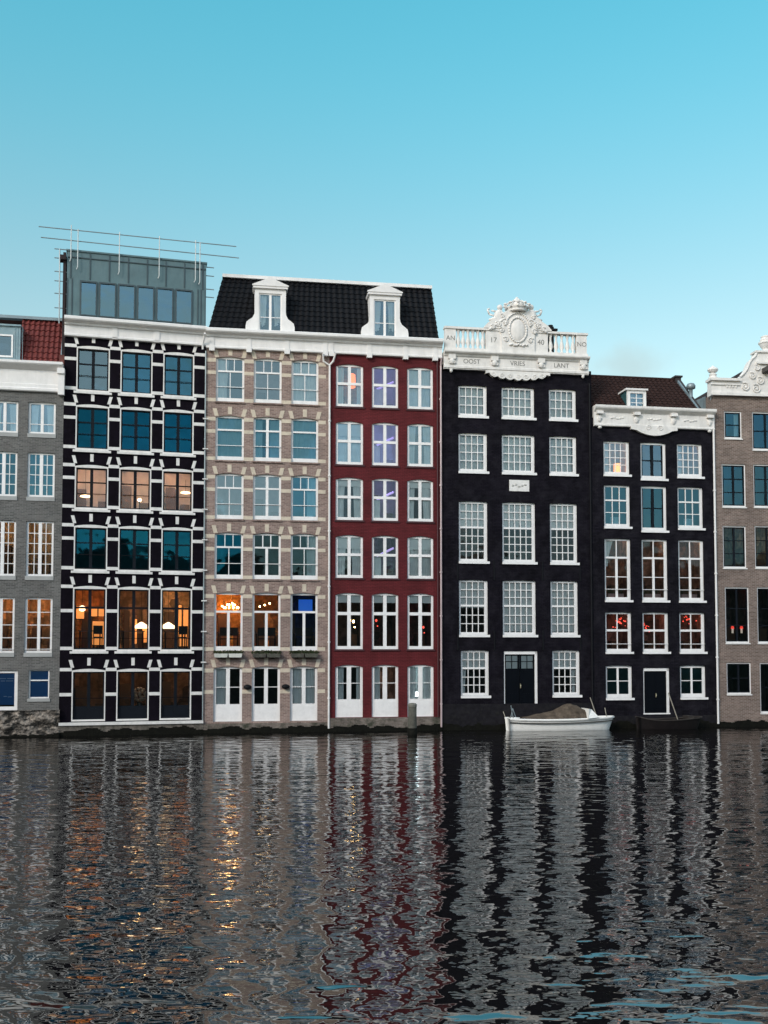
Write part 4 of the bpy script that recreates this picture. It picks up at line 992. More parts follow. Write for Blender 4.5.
for i, (a, b, z) in enumerate(((.15, .55, .35), (.6, .95, .35), (.3, .5, .45), (.55, .9, .45), (.45, .6, 1.1), (.65, .85, 1.12))):
    x0 = dr[0]+.13+(dr[1]-dr[0]-.26)*a; x1 = dr[0]+.13+(dr[1]-dr[0]-.26)*b; mb.box(x0, x1, .152, .158, dr[3]-z-.02, dr[3]-z+.01)
mb.build('faded_lettering', cached('faint_letter_paint', plain, (.35, .5, .7), .5, .1), w)
plinth(h, 0, W+.05, h.z(40, 710), M['rough_stone'], out=.16, rough=.17, wet=.10)
zc1 = h.z(30, 360.5, -.35); zc0 = h.z(30, 391.3, -.1); Hf = zc1-zc0
mb = MB(); mb.extrude_x([(.3, zc0), (-.10, zc0), (-.14, zc0+.04), (-.14, zc0+.13), (-.10, zc0+.18), (-.10, zc0+Hf*.25), (-.06, zc0+Hf*.27), (-.06, zc0+Hf*.74), (-.16, zc0+Hf*.78), (-.34, zc0+Hf*.88), (-.38, zc0+Hf*.92), (-.38, zc1), (.3, zc1)], 0, W-.03)
cr = mb.build('cornice', M['white'], h.e)
mb = MB(); ub = h.u(61.3, 380, -.2); mb.box(ub-.13, ub+.13, -.26, -.05, zc0-.12, zc0+Hf*.7); mb.box(ub-.16, ub+.14, -.34, -.04, zc0+Hf*.62, zc0+Hf*.80); mb.build('bracket', M['white'], cr)
zr = h.z(35, 319.5, .9); mb = MB()
u_r0 = h.u(20.5, 340, .5)
tiles(mb, ((u_r0, .05, zc1-.02), (W-.18, .05, zc1-.02), (W-.18, .95, zr), (u_r0, .95, zr)), None, 8, 8, .035, .04)
tiles(mb, ((0, .05, zc1-.02), (h.u(-22, 340, .3), .05, zc1-.02), (h.u(-22, 340, .3), .95, zr), (0, .95, zr)), None, 7, 8, .035, .04)
mb.quad((0, .95, zr), (W-.18, .95, zr), (W-.18, 9.5, zr), (0, 9.5, zr)); mb.quad((W-.18, .1, zc1-.1), (W-.18, 9, zc1-.1), (W-.18, 9, zr), (W-.18, .95, zr)); rf = mb.build('roof', M['tile_red'], h.e)
mb = MB(); mb.box(0, W-.15, .78, 1.1, zr-.03, zr+.10); mb.tube((W-.16, .0, zc1), (W-.16, .92, zr), .04, 6); mb.build('gutter', M['zinc'], rf)
# chimney stub beside roof edge
mb = MB(); mb.box(W-.22, W-.02, .0, .9, zc1-.05, zc1+.42); mb.build('chimney', cached('old_red_brick', plain, (.16, .05, .04), .9, .4), h.e)
ua, ub = h.u(-21, 340, .0), h.u(20, 340, .0); mb = MB(); zd1 = h.z(5, 326, 0)
wa, wb = h.u(-8, 350, 0), h.u(13, 350, 0); wz0, wz1 = h.z(5, 357.2, 0), h.z(5, 334.5, 0)
mb.box(ua, wa, 0, 1.2, zc1-.02, zd1); mb.box(wb, ub, 0, 1.2, zc1-.02, zd1); mb.box(wa, wb, 0, 1.2, wz1, zd1); mb.box(wa, wb, 0, .3, zc1-.02, wz0); mb.box(ua-.05, ub+.05, -.08, 1.3, zd1, zd1+.07)
for i in range(4): mb.box(wb+.08+i*.1, wb+.095+i*.1, -.02, -.001, zc1, zd1)
dm = mb.build('dormer', cached('blue_grey_sheet', plain, (.20, .30, .34), .5, .25, 2, dirt=(.32, .38, .40), dirt_amt=.6), h.e)
mb = MB(); t = .07
mb.box(wa, wa+t, -.03, .06, wz0, wz1); mb.box(wb-t, wb, -.03, .06, wz0, wz1); mb.box(wa+t, wb-t, -.03, .06, wz1-t, wz1); mb.box(wa+t, wb-t, -.03, .06, wz0, wz0+t); mb.build('dormer_window', M['white_fr'], dm)
mb = MB(); mb.quad((wa, .02, wz0), (wb, .02, wz0), (wb, .02, wz1), (wa, .02, wz1)); mb.build('pane', G_PALE, dm)
mb = MB(); mb.box(wa, wb, .5, .6, wz0, wz1); mb.build('room', M['room'], dm)

# ================================================================== things in and on the houses
def thing(h, name, u, y, z, label, cat, group=None):
    e = bpy.data.objects.new(name, None); COL.objects.link(e); e.location = h.world(u, y, z); e.rotation_euler = (0, 0, h.th); e.empty_display_size = .2
    return tag(e, label, cat, group)
# window boxes under the fifth row of the taupe house
h = HS[2]
for k, lb in enumerate(('window box with two troughs under the leftmost lit window', 'window box with dry plants under the middle lit window of taupe house', 'window box with trailing plants under the blue lit window')):
    a, b = cu3[k]; z = rz3[4][0]
    t = thing(h, 'window_box', (a+b)/2, -.02, z-.30, lb, 'window box', 'window boxes on the taupe house')
    for s_ in (-1, 1):
        mb = MB(); w = (b-a)*.24; c = s_*(b-a)*.25; mb.prism([(c-w*.9, 0), (c+w*.9, 0), (c+w, .17), (c-w, .17)], -.30, -.02)
        mb.build('trough', [cached('pale_trough', plain, (.55, .55, .50), .8, .25), M['wood'], M['wood']][k], t)
    rr = random.Random(k); mb = MB()
    for i in range(260):
        x = (rr.random()-.5)*(b-a)*1.02; y = -.16+(rr.random()-.5)*.26; zz = .13+rr.random()*.16*(1-.3*abs(x)); s = .03+.03*rr.random(); a_ = rr.random()*6; e_ = rr.random()*2-1
        mb.add([(x, y, zz), (x+s*math.cos(a_), y+s*.5, zz+s*e_), (x+s*math.cos(a_)*1.5, y-s*.4, zz+s*e_+s*.6), (x+s*.3, y-s*.6, zz+s)], [(0, 1, 2, 3)])
    mb.build('foliage', M['leaf'], t)
    mb = MB()
    for x in (-.3, .3): mb.box(x-.02, x+.02, -.28, .02, -.03, -.002)
    mb.build('bracket', M['black_iron'], t)
BULB = cached('warm_bulb', emit, (1, .62, .25), 26); REDB = cached('red_bulb', emit, (1, .09, .06), 1.2); BLUEP = cached('blue_screen', emit, (.02, .14, .60), .32); SHADE = cached('glowing_lampshade', emit, (1, .70, .40), 2.2); CYB = cached('white_bulb', emit, (.8, .95, 1), 5)
# chandelier
a, b = cu3[0]; c, d = rz3[4]
t = thing(h, 'chandelier', (a+b)/2+.12, 1.0, d-.75, 'many bulbed brass chandelier behind the leftmost lit window of the taupe house', 'chandelier')
mb = MB(); mb.tube((0, 0, .1), (0, 0, .8), .015, 6); mb.ell((0, 0, .1), (.06, .06, .14), 8, 6)
for i in range(10): q = 2*math.pi*i/10; mb.path([(0, 0, .05), (.18*math.cos(q), .18*math.sin(q), -.02), (.32*math.cos(q), .32*math.sin(q), .06)], .012, 5)
mb.build('frame', cached('brass2', plain, (.6, .42, .18), .3, .1, metallic=.9), t)
mb = MB()
for i in range(10): q = 2*math.pi*i/10; mb.ell((.32*math.cos(q), .32*math.sin(q), .11), (.028, .028, .045), 6, 5)
for i in range(6): q = 2*math.pi*i/6; mb.ell((.17*math.cos(q), .17*math.sin(q), .24), (.025, .025, .04), 6, 5)
mb.build('bulb', BULB, t)
for k in (0, 1):
    a, b = cu3[k]; t = thing(h, 'spotlight_rail', a+.3, .7, d-.55, ('row of small round bulbs left of the chandelier', 'slanting row of three bulbs behind the middle lit window of taupe house')[k], 'ceiling lamp')
    mb = MB(); mb.tube((0, 0, 0), (.55, 0, .18), .012, 6); mb.build('rail', M['black_iron'], t)
    mb = MB()
    for i in range(3): mb.ell((.05+.22*i, 0, -.04+.07*i), (.035, .035, .035), 6, 5)
    mb.build('bulb', BULB, t)
a, b = cu3[2]; t = thing(h, 'projection_screen', (a+b)/2+.05, 1.2, d-.85, 'glowing blue screen hanging behind the right lit window of the taupe house', 'screen')
mb = MB(); mb.box(-.22, .42, 0, .04, .08, .62); mb.build('screen_panel', BLUEP, t)
mb = MB(); mb.box(-.26, .46, -.01, .05, .62, .66); mb.box(-.26, .46, -.01, .05, .04, .08); mb.build('frame', M['black_iron'], t)
def diners(h, a, b, c, label, n=2, y=.75, col=(.03, .02, .02), plant=False):
    t = thing(h, 'dining_table', (a+b)/2, y, c, label, 'table')
    mb = MB(); mb.box(-.5, .5, -.3, .3, .80, .84); mb.build('table_top', cached('table_wood', plain, (.10, .05, .025), .5, .3), t)
    for x in (-.42, .42):
        mb = MB(); mb.tube((x, 0, 0), (x, 0, .8), .03, 6); mb.build('leg', M['black_iron'], t)
def chair(h, u, y, c, label):
    t = thing(h, 'dining_chair', u, y, c, label, 'chair', 'dining chairs behind the lit windows')
    mb = MB(); mb.box(-.2, .2, -.2, .2, .52, .57); mb.build('seat', M['black_iron'], t)
    mb = MB(); mb.box(-.2, .2, -.22, -.18, .68, 1.05); mb.tube((-.18, -.2, .5), (-.18, -.2, 1.0), .02, 6); mb.tube((.18, -.2, .5), (.18, -.2, 1.0), .02, 6); mb.build('backrest', M['black_iron'], t)
    for x in (-.17, .17):
        for yy in (-.17, .17):
            mb = MB(); mb.tube((x, yy, 0), (x, yy, .52), .018, 6); mb.build('leg', M['black_iron'], t)
nm3 = ('leftmost', 'middle', 'right')
for k in range(3):
    a, b = cu3[k]; diners(h, a, b, rz3[4][0]-.02, 'dark dining table behind the %s lit window of the taupe house' % nm3[k])
    chair(h, a+.45, .5, rz3[4][0]-.02, 'dark chair left of the table behind the %s lit window of the taupe house' % nm3[k]); chair(h, b-.4, .55, rz3[4][0]-.02, 'dark chair right of the table behind the %s lit window of the taupe house' % nm3[k])
# black and white house: pendant lamps and table, dining tables, bouquet
h = HS[1]; cu2, rz2 = grid(h, cols2, 368, rows2, 92)
for k in (0, 1, 2):
    a, b = cu2[k]; c, d = rz2[4]
    diners(h, a, b, c, 'dark dining table behind the %s tall orange window of the black and white house' % nm3[k])
    if k == 0: t = thing(h, 'pendant_lamp', a+.35, .8, d-.95, 'round white pendant lamp glowing in the leftmost tall orange window', 'lamp'); sh = [(.02, .14), (.12, .1), (.14, 0), (.12, -.08), (.03, -.12)]
    else: t = thing(h, 'pendant_lamp', (a+b)/2+(.35 if k == 1 else -.3), .9, c+.95, ('wide cone pendant lamp low in the middle tall orange window', 'wide cone pendant lamp low in the right tall orange window')[k-1], 'lamp'); sh = [(.03, .28), (.10, .24), (.36, .06), (.38, .0)]
    mb = MB(); mb.lathe(0, 0, sh, 16); mb.build('lamp_shade', SHADE, t, smooth=True)
    mb = MB(); mb.tube((0, 0, sh[0][1]), (0, 0, d-c if False else (.85 if k == 0 else 1.7)), .008, 5); mb.build('cord', M['black_iron'], t)
    if k != 1: chair(h, b-.35, .5, c, 'dark chair at the table in the %s tall orange window' % nm3[k])
AMB = cached('amber_room_glow', emit, (1, .38, .10), .42)  # added glowing panels stand in for orange light from a lit adjoining room
for k, rects, lb in ((0, ((.56, .95, .08, .46), (.52, .70, .54, .68), (.74, .95, .54, .68), (.06, .30, .50, .70)), 'amber glowing panels added as lit room light in the leftmost tall orange window'), (1, ((.50, .62, .10, .50), (.80, .96, .12, .36)), 'amber glowing panels added as lit room light in the middle tall orange window'), (2, ((.62, .72, .06, .74), (.78, .94, .06, .70)), 'amber upright glowing strips added as lit room light in the right tall orange window')):
    a, b = cu2[k]; c, d = rz2[4]; t = thing(h, 'room_glow_panels', a, 1.3, c, lb, 'screen')
    for x0, x1, z0_, z1_ in rects:
        mb = MB(); mb.box((b-a)*x0, (b-a)*x1, 0, .04, (d-c)*z0_, (d-c)*z1_); mb.build('glow_panel', AMB, t)
        mb = MB(); mb.box((b-a)*x0-.03, (b-a)*x1+.03, .041, .07, (d-c)*z0_-.03, (d-c)*z1_+.03); mb.build('frame', M['black_iron'], t)
a, b = cu2[1]; c, d = rz2[2]; t = thing(h, 'table_lamp', (a+b)/2+.2, .6, c+.02, 'small bright table lamp in the middle window of the third row, black and white house', 'lamp')
mb = MB(); mb.tube((0, 0, 0), (0, 0, .42), .02, 6); mb.lathe(0, 0, [(.12, 0), (.12, .03), (.02, .05)], 10); mb.build('lamp_base', M['black_iron'], t)
mb = MB(); mb.ell((0, 0, .5), (.07, .07, .07), 10, 8); mb.build('bulb', BULB, t)
for k, fx in ((0, .3), (2, .8)):
    a, b = cu2[k]; t = thing(h, 'ceiling_lamp', a+(b-a)*fx, .9, c+(.62 if k == 0 else .95), 'flat glowing ceiling lamp in the %s window of the third row, black and white house' % nm3[k], 'lamp')
    mb = MB(); mb.lathe(0, 0, [(.05, .08), (.20, .05), (.24, 0), (.05, -.04)], 14); mb.build('lamp_shade', SHADE, t); mb = MB(); mb.tube((0, 0, .08), (0, 0, d-c-.6 if k == 0 else .6), .008, 5); mb.build('cord', M['black_iron'], t)
a, b = cu2[1]; c, d = rz2[5]; t = thing(h, 'dried_bouquet', (a+b)/2+.30, .42, c+.1, 'round beige dried bouquet in the dark middle doorway of the black and white house', 'bouquet')
mb = MB(); mb.lathe(0, 0, [(.10, 0), (.16, .2), (.13, .5), (.10, .62)], 12); mb.build('vase', cached('dark_vase', plain, (.05, .035, .03), .4, .2), t, smooth=True)
mb = MB(); rr = random.Random(4)
for i in range(60):
    q = Vector((rr.gauss(0, 1), rr.gauss(0, 1), rr.gauss(0, 1))).normalized(); mb.ell((q.x*.27, q.y*.2, .95+q.z*.27), (.06, .06, .06), 6, 5)
mb.build('flower_head', cached('dry_petal', plain, (.60, .42, .30), .9, .35, 9), t)
# red house: small red and orange lamps; violet tube lamps
h = HS[3]
a, b = cu4[0]; c, d = rz4[0]; t = thing(h, 'paper_lantern', a+(b-a)*.62, .45, c+(d-c)*.50, 'tall glowing orange paper lantern in the top left window of the red house', 'lantern')
mb = MB(); mb.lathe(0, 0, [(.10, 0), (.17, .03), (.18, .30), (.17, .62), (.10, .66)], 14); mb.build('lamp_shade', cached('orange_paper', emit, (1, .20, .05), 1.3), t, smooth=True)
mb = MB(); mb.tube((0, 0, .66), (0, 0, .9), .01, 5); mb.build('cord', M['black_iron'], t)
for k, fx, fz, lb, mt in ((0, .72, .50, 'lone small orange lamp in the leftmost tall window of the red house', BULB), (1, .25, .52, 'small red lamp in the middle tall window of the red house', REDB), (2, .72, .40, 'small red lamp in the right tall window of the red house', REDB)):
    a, b = cu4[k]; c, d = rz4[4]; t = thing(h, 'hanging_lamp', a+(b-a)*fx, .7, c+(d-c)*fz, lb, 'lamp')
    mb = MB(); mb.ell((0, 0, 0), (.05, .05, .06), 8, 6); mb.ell((-.12, .2, .07), (.03, .03, .03), 8, 6); mb.ell((.1, .3, -.25), (.03, .03, .03), 8, 6); mb.build('bulb', mt, t)
    mb = MB(); mb.tube((0, 0, .05), (0, 0, (d-c)*(1-fz)), .006, 5); mb.build('cord', M['black_iron'], t)
for r, lb in ((0, 'violet light tube in the top middle window of the red house'), (1, 'violet light tube in the second row middle window of the red house'), (2, 'violet light tube in the third row middle window of the red house'), (3, 'violet light tube in the fourth row middle window of the red house')):
    a, b = cu4[1]; c, d = rz4[r]; t = tag(MB().build('x', M['white']), None, None); bpy.data.objects.remove(t)
    mb = MB(); mb.tube((-.4, 0, -.2), (.4, .1, .2), .05, 8); o = mb.build('light_tube', cached('violet_tube', emit, (.60, .48, 1), .4)); o.location = h.world((a+b)/2+.15, .9, c+(d-c)*.66); o.rotation_euler = (0, 0, h.th); tag(o, lb, 'light tube', 'violet light tubes in the red house')
a, b = cu4[2]; c, d = rz4[5]; mb = MB(); mb.box(-.13, .13, -.02, .02, -.1, .1); o = mb.build('lit_display', CYB); o.location = h.world(a+.42, .35, c+1.0); o.rotation_euler = (0, 0, h.th); tag(o, 'small bright white display behind the rightmost door of the red house', 'display')
# black tiled house: red star lamps and orange shade, indoor planters
h = HS[5]; cu6, rz6 = grid(h, cols6, 462, rows6, 653)
for k, fx, fz, r_, lb in ((0, .70, .75, .15, 'large red glowing ornament in the leftmost fourth row window of the lower black house'), (1, .30, .60, .07, 'small red ornament in the middle fourth row window of the lower black house'), (2, .62, .85, .07, 'small red ornament in the right fourth row window of the lower black house')):
    a, b = cu6[k]; c, d = rz6[3]; mb = MB(); rr = random.Random(k+3)
    for i in range(16): q = rr.random()*6; w_ = rr.random()*.42; mb.ell((math.cos(q)*w_, rr.random()*.3, math.sin(q)*w_*.7), (.016+.018*rr.random(), .02, .014+.02*rr.random()), 7, 5)
    mb.ell((0, 0, 0), (r_*.3, .05, r_*.6), 8, 6, rot=.7)
    o = mb.build('red_ornament', REDB); o.location = h.world(a+(b-a)*fx, .5, c+(d-c)*fz); o.rotation_euler = (0, 0, h.th); tag(o, lb, 'ornament', 'red ornaments in the lower black house')
a, b = cu6[0]; c, d = rz6[0]; t = thing(h, 'floor_lamp', a+(b-a)*.70, .55, c, 'glowing orange lamp in the top leftmost window of the lower black house', 'lamp')
mb = MB(); mb.lathe(0, 0, [(.17, .12), (.17, .62)], 14); mb.build('lamp_shade', cached('orange_shade', emit, (1, .25, .05), 2.2), t, smooth=True); mb = MB(); mb.tube((0, 0, 0), (0, 0, .12), .03, 6); mb.build('lamp_base', M['black_iron'], t)
for k in range(3):
    a, b = cu6[k]; c, d = rz6[2]; t = thing(h, 'indoor_planter', (a+b)/2-.02, .30, c+.14, 'pinkish planter behind the glass of the %s third row window of the lower black house' % nm3[k], 'planter', 'planters in the lower black house')
    for s_ in (-1, 1):
        mb = MB(); mb.box(s_*.21-.18, s_*.21+.18, -.08, .08, 0, .18); mb.build('trough', cached('dusty_pink_pot', plain, (.42, .26, .24), .8, .2), t)
    mb = MB(); rr = random.Random(20+k)
    for i in range(120):
        x = (rr.random()-.5)*.8; zz = .16+rr.random()*.22; y = (rr.random()-.5)*.14; s = .03+.02*rr.random(); q = rr.random()*6
        mb.add([(x, y, zz), (x+s*math.cos(q), y, zz+s*math.sin(q)), (x+s, y+.02, zz+s)], [(0, 1, 2)])
    mb.build('foliage', M['leaf'], t)
# brown house: two red lamps in fourth row window
h = HS[6]
for i, (px, lb) in enumerate(((732.5, 'left one of two small red shaded lamps in the brown brick house'), (741.5, 'right one of two small red shaded lamps in the brown brick house'))):
    u, z = h.uz(px, 628, .5); t = thing(h, 'shaded_lamp', u, .5, z-.25, lb, 'lamp', 'red shaded lamps')
    mb = MB(); mb.tube((0, 0, 0), (0, 0, .22), .05, 8); mb.build('lamp_base', cached('pale_ceramic', emit, (1, .85, .7), .25), t); mb = MB(); mb.lathe(0, 0, [(.085, .22), (.05, .34)], 12); mb.build('lamp_shade', cached('red_shade', emit, (1, .06, .04), .7), t)

# ================================================================== boats, mooring post
def wpt(px, d): r_ = ray(px, HOR); k = d/r_.y; return Vector((r_.x*k, d))
def hull_mesh(L, Bm, D, sheer_b=.30, sheer_s=.12, n=28, bowl=.6, stern=.75):
    """returns list of stations: x, half-breadth, keel z, sheer z"""
    st = []
    for i in range(n+1):
        t = i/n; x = -L/2+L*t
        if t < .5: b = stern+(1-stern)*math.sin(t/.5*math.pi/2)
        else: b = max(.02, math.cos((t-.5)/.5*math.pi/2)**bowl)
        z1 = D+sheer_b*max(0, (t-.35)/.65)**2+sheer_s*max(0, (.35-t)/.35)**2
        st.append((x, b*Bm/2, z1))
    return st
# white sloop with tarpaulin cover: stern to the left, bow to the right
dB = 45.8; p = wpt(558.3, dB)
boat = bpy.data.objects.new('moored_boat', None); COL.objects.link(boat); boat.location = (p.x, p.y, 0); boat.rotation_euler = (0, 0, R(8.5))
tag(boat, 'white open boat under a brown grey tarpaulin moored below the tall black house', 'boat')
Lb = 110/1000*dB*.945; st = hull_mesh(Lb, 1.25, .50, .09, .05, bowl=.5, stern=.70)
def hull(st, mb, flare=.72, z0=-.25, over=0, k=8):
    vs = []; n = len(st)
    for x, b, z1 in st:
        for j in range(2*k+1):
            a = (j-k)/k; s = 1 if a > 0 else -1; q = abs(a)
            zz = z0+(z1-z0)*q**1.1; w = b*(flare*min(1, (q*3.0))**.6+(1-flare)*q)
            vs.append((x+(.22*(zz/z1) if x > 0 else -.03*(zz/z1))*abs(x)/(abs(st[-1][0])), s*w if q else 0, zz))
    w = 2*k+1
    mb.add(vs, [(i*w+j, i*w+j+1, (i+1)*w+j+1, (i+1)*w+j) for i in range(n-1) for j in range(w-1)]+[tuple(range(w))])
    return vs, w
mb = MB(); vs, w = hull(st, mb); mb.build('hull', M['hull'], boat, smooth=True)
mb = MB()
for s_ in (0, w-1):
    pts = [vs[i*w+s_] for i in range(len(st))]; mb.path([(x, y*1.02, z-.01) for x, y, z in pts], .055, 6)
mb.build('gunwale', M['hull'], boat)
mb = MB()
for s_ in (0, w-1):
    pts = [vs[i*w+s_] for i in range(len(st))]; mb.path([(x, y*1.05, z-.15) for x, y, z in pts], .024, 6)
pts = vs
mb.build('rub_rail', cached('dark_rubber', plain, (.05, .045, .04), .8, .2), boat)
mb = MB(); mb.add([(x, b*.92*s_, z1-.04) for x, b, z1 in st for s_ in (-1, 1)], [(2*i, 2*i+1, 2*i+3, 2*i+2) for i in range(len(st)-1)]); mb.build('deck', M['hull'], boat)
# tarp: ridge profile
mb = MB(); tv = []; nx, ny = 44, 20; rr = random.Random(2)
for i in range(nx+1):
    t = i/nx; x = -Lb*.36+Lb*.68*t
    def prof(t):
        pts = [(0, .05), (.12, .12), (.45, .40), (.60, .62), (.70, .66), (.85, .50), (1, .22)]
        for (a, za), (b, zb_) in zip(pts[:-1], pts[1:]):
            if t <= b: return za+(zb_-za)*(t-a)/(b-a)
        return pts[-1][1]
    hgt = prof(t); tt = (x+Lb/2)/Lb; i_ = min(len(st)-1, int(tt*28)); hb = st[i_][1]*.97; zs = st[i_][2]+.03
    for j in range(ny+1):
        s_ = j/ny*2-1; zz = zs+hgt*(1-abs(s_)**1.5)*.98
        wr = .055*mnoise.noise(Vector((x*1.3, s_*1.2, 0)))+.03*mnoise.noise(Vector((x*4+s_*2, s_*3, 2)))
        tv.append((x+wr, s_*hb, zz+wr-(.02+.05*abs(math.sin(x*5)) if abs(s_) > .95 else 0)))
mb.add(tv, [(i*(ny+1)+j, i*(ny+1)+j+1, (i+1)*(ny+1)+j+1, (i+1)*(ny+1)+j) for i in range(nx) for j in range(ny)]); mb.build('tarpaulin', M['tarp'], boat, smooth=True)
mb = MB(); mb.add([(Lb*.24, -.72, .56), (Lb*.36, -.55, .60), (Lb*.30, -.35, .95), (Lb*.265, -.5, .98), (Lb*.24, .72, .56), (Lb*.36, .55, .60), (Lb*.30, .35, .95), (Lb*.265, .5, .98)], [(0, 1, 2, 3), (4, 7, 6, 5), (3, 2, 6, 7), (1, 5, 6, 2), (0, 3, 7, 4)]); mb.build('windscreen', M['hull'], boat)
mb = MB(); mb.tube((-Lb*.46, -.2, .5), (-Lb*.485, -.2, 1.15), .02, 6); mb.path([(-Lb*.47, .1, .55), (-Lb*.45, .1, 1.0), (-Lb*.42, .1, .6)], .02, 6); mb.build('stern_rail', M['steel'], boat)
mb = MB(); mb.path([(Lb*.47, 0, .75), (Lb*.50, .25, .55), (Lb*.515, .5, .62), (Lb*.52, .72, .95)], .016, 6); mb.build('mooring_rope', cached('pale_rope', plain, (.35, .32, .26), .9, .2), boat); mb = MB(); mb.path([(-Lb*.47, .1, .6), (-Lb*.50, .4, .5), (-Lb*.51, .7, .85)], .016, 6); mb.build('mooring_rope', cached('pale_rope', plain, (.35, .32, .26), .9, .2), boat)
mb = MB(); mb.tube((Lb*.40, .3, .6), (Lb*.345, .4, 1.45), .022, 6); mb.build('pole', cached('pale_wood', plain, (.3, .27, .22), .7, .2), boat)
# low dark work boat
dB = 46.6; p = wpt(667, dB)
bt = bpy.data.objects.new('dark_boat', None); COL.objects.link(bt); bt.location = (p.x, p.y, 0); bt.rotation_euler = (0, 0, R(9))
tag(bt, 'low dark wooden boat lying in front of the black door', 'boat')
L2 = 62/1000*dB; st2 = hull_mesh(L2, 1.1, .42, .12, .14, bowl=.4, stern=.45)
mb = MB(); vs, w = hull(st2, mb); mb.build('hull', cached('tarred_hull', plain, (.008, .006, .006), .7, .4, 4, spec=.15), bt, smooth=True)
mb = MB()
for s_ in (0, w-1): mb.path([vs[i*w+s_] for i in range(len(st2))], .035, 6)
mb.build('gunwale', cached('worn_dark_wood', plain, (.024, .018, .015), .8, .4, 6), bt)
mb = MB(); mb.add([(x, b*.9*s_, z1-.1) for x, b, z1 in st2 for s_ in (-1, 1)], [(2*i, 2*i+1, 2*i+3, 2*i+2) for i in range(len(st2)-1)]); mb.build('cover', cached('black_cover', plain, (.02, .018, .018), .8, .3), bt)
mb = MB(); mb.box(L2*.30, L2*.40, -.3, .3, .45, .60); mb.build('bow_block', cached('worn_dark_wood', plain, (.024, .018, .015), .8, .4, 6), bt)
mb = MB(); mb.tube((.65, .2, .2), (.2, .35, 1.65), .025, 6); mb.build('oar', cached('pale_wood', plain, (.3, .27, .22), .7, .2), bt)
# mooring post
dP = 43.4; p = wpt(412.3, dP); zt_ = CAM_H-(703.5-HOR)/1000*dP
mp = bpy.data.objects.new('mooring_post', None); COL.objects.link(mp); mp.location = (p.x, p.y, 0)
tag(mp, 'weathered round timber mooring post in front of the red house door', 'mooring post')
mb = MB(); n = 16; prof = [(.20, -1.2), (.195, .0), (.185, .6), (.18, zt_-.12)]
mb.lathe(0, 0, prof, 18); mb.build('timber', M['wood'], mp, smooth=True)
mb = MB(); mb.lathe(0, 0, [(.192, zt_-.13), (.196, zt_-.03), (.15, zt_+.02), (.03, zt_+.04)], 18); mb.build('cap', cached('grey_cap', plain, (.16, .155, .13), .8, .4, 6), mp)
mb = MB(); mb.lathe(0, 0, [(.205, -.5), (.21, .0), (.205, .28)], 18); mb.build('wet_foot', M['algae'], mp, smooth=True)

# ================================================================== ground behind, water
mb = MB(); a = Vector(C[0]); b = Vector(C[7]); nL = Vector((-math.sin(R(9)), math.cos(R(9)))); dd = (b-a).normalized()
A = a-dd*600+nL*9; B = b+dd*600+nL*9; C_ = B+nL*900; D_ = A+nL*900
mb.quad((A.x, A.y, .9), (B.x, B.y, .9), (C_.x, C_.y, .9), (D_.x, D_.y, .9)); mb.quad((A.x, A.y, -1), (B.x, B.y, -1), (B.x, B.y, .9), (A.x, A.y, .9))
o = mb.build('ground', M['ground']); o['kind'] = 'structure'

mb = MB(); rr = random.Random(12); x = -70
mb.box(-90, 90, -60, -1.2, -1, 1.1)
while x < 80:
    w = 5.5+rr.random()*3; hh_ = 11.0+rr.random()*3.2; mb.box(x, x+w-.01, -30, -16-rr.random(), 1.1, hh_)
    mb.add([(x, -16, hh_), (x+w, -16, hh_), (x+w/2, -16.5, hh_+2.2), (x, -29, hh_), (x+w, -29, hh_), (x+w/2, -28.5, hh_+2.2)], [(0, 1, 2), (3, 5, 4), (0, 2, 5, 3), (1, 4, 5, 2)]); x += w
o = mb.build('opposite_bank', cached('far_bank_brick', plain, (.20, .17, .15), .9, .4, .6)); o['kind'] = 'structure'
m, nt, b_ = newmat('canal_water')
b_.inputs['Base Color'].default_value = (.004, .0038, .0036, 1); b_.inputs['Roughness'].default_value = .01; b_.inputs['IOR'].default_value = 3.0
tc = node(nt, 'ShaderNodeTexCoord')
def wave(sc, sx, sy, rot, detail, dist=.4):
    mpp = node(nt, 'ShaderNodeMapping'); mpp.inputs['Scale'].default_value = (sx, sy, 1); mpp.inputs['Rotation'].default_value = (0, 0, R(rot))
    nt.links.new(tc.outputs['Object'], mpp.inputs['Vector'])
    n = node(nt, 'ShaderNodeTexNoise'); n.inputs['Scale'].default_value = sc; n.inputs['Detail'].default_value = detail; n.inputs['Roughness'].default_value = .45; n.inputs['Distortion'].default_value = dist
    nt.links.new(mpp.outputs[0], n.inputs['Vector']); return n.outputs['Fac']
def mul(x, k): q = node(nt, 'ShaderNodeMath', operation='MULTIPLY'); nt.links.new(x, q.inputs[0]); q.inputs[1].default_value = k; return q.outputs[0]
def add(x, y): q = node(nt, 'ShaderNodeMath', operation='ADD'); nt.links.new(x, q.inputs[0]); nt.links.new(y, q.inputs[1]); return q.outputs[0]
def gust(x):
    g = wave(.16, .7, 1.0, 20, 2, .5); mr_ = node(nt, 'ShaderNodeMapRange'); mr_.inputs['From Min'].default_value = .36; mr_.inputs['From Max'].default_value = .62
    mr_.inputs['To Min'].default_value = .45; mr_.inputs['To Max'].default_value = 1.6; nt.links.new(g, mr_.inputs['Value'])
    q = node(nt, 'ShaderNodeMath', operation='MULTIPLY'); nt.links.new(x, q.inputs[0]); nt.links.new(mr_.outputs[0], q.inputs[1]); return q.outputs[0]
hgt = add(mul(wave(2.1, .58, 1.25, -6, 0, .6), .021), gust(add(mul(wave(5.5, .62, 1.2, 5, 0, .4), .0062), mul(wave(13, .7, 1.2, -4, 0, .4), .0010))))
bp = node(nt, 'ShaderNodeBump'); bp.inputs['Distance'].default_value = 1.0; bp.inputs['Strength'].default_value = 1
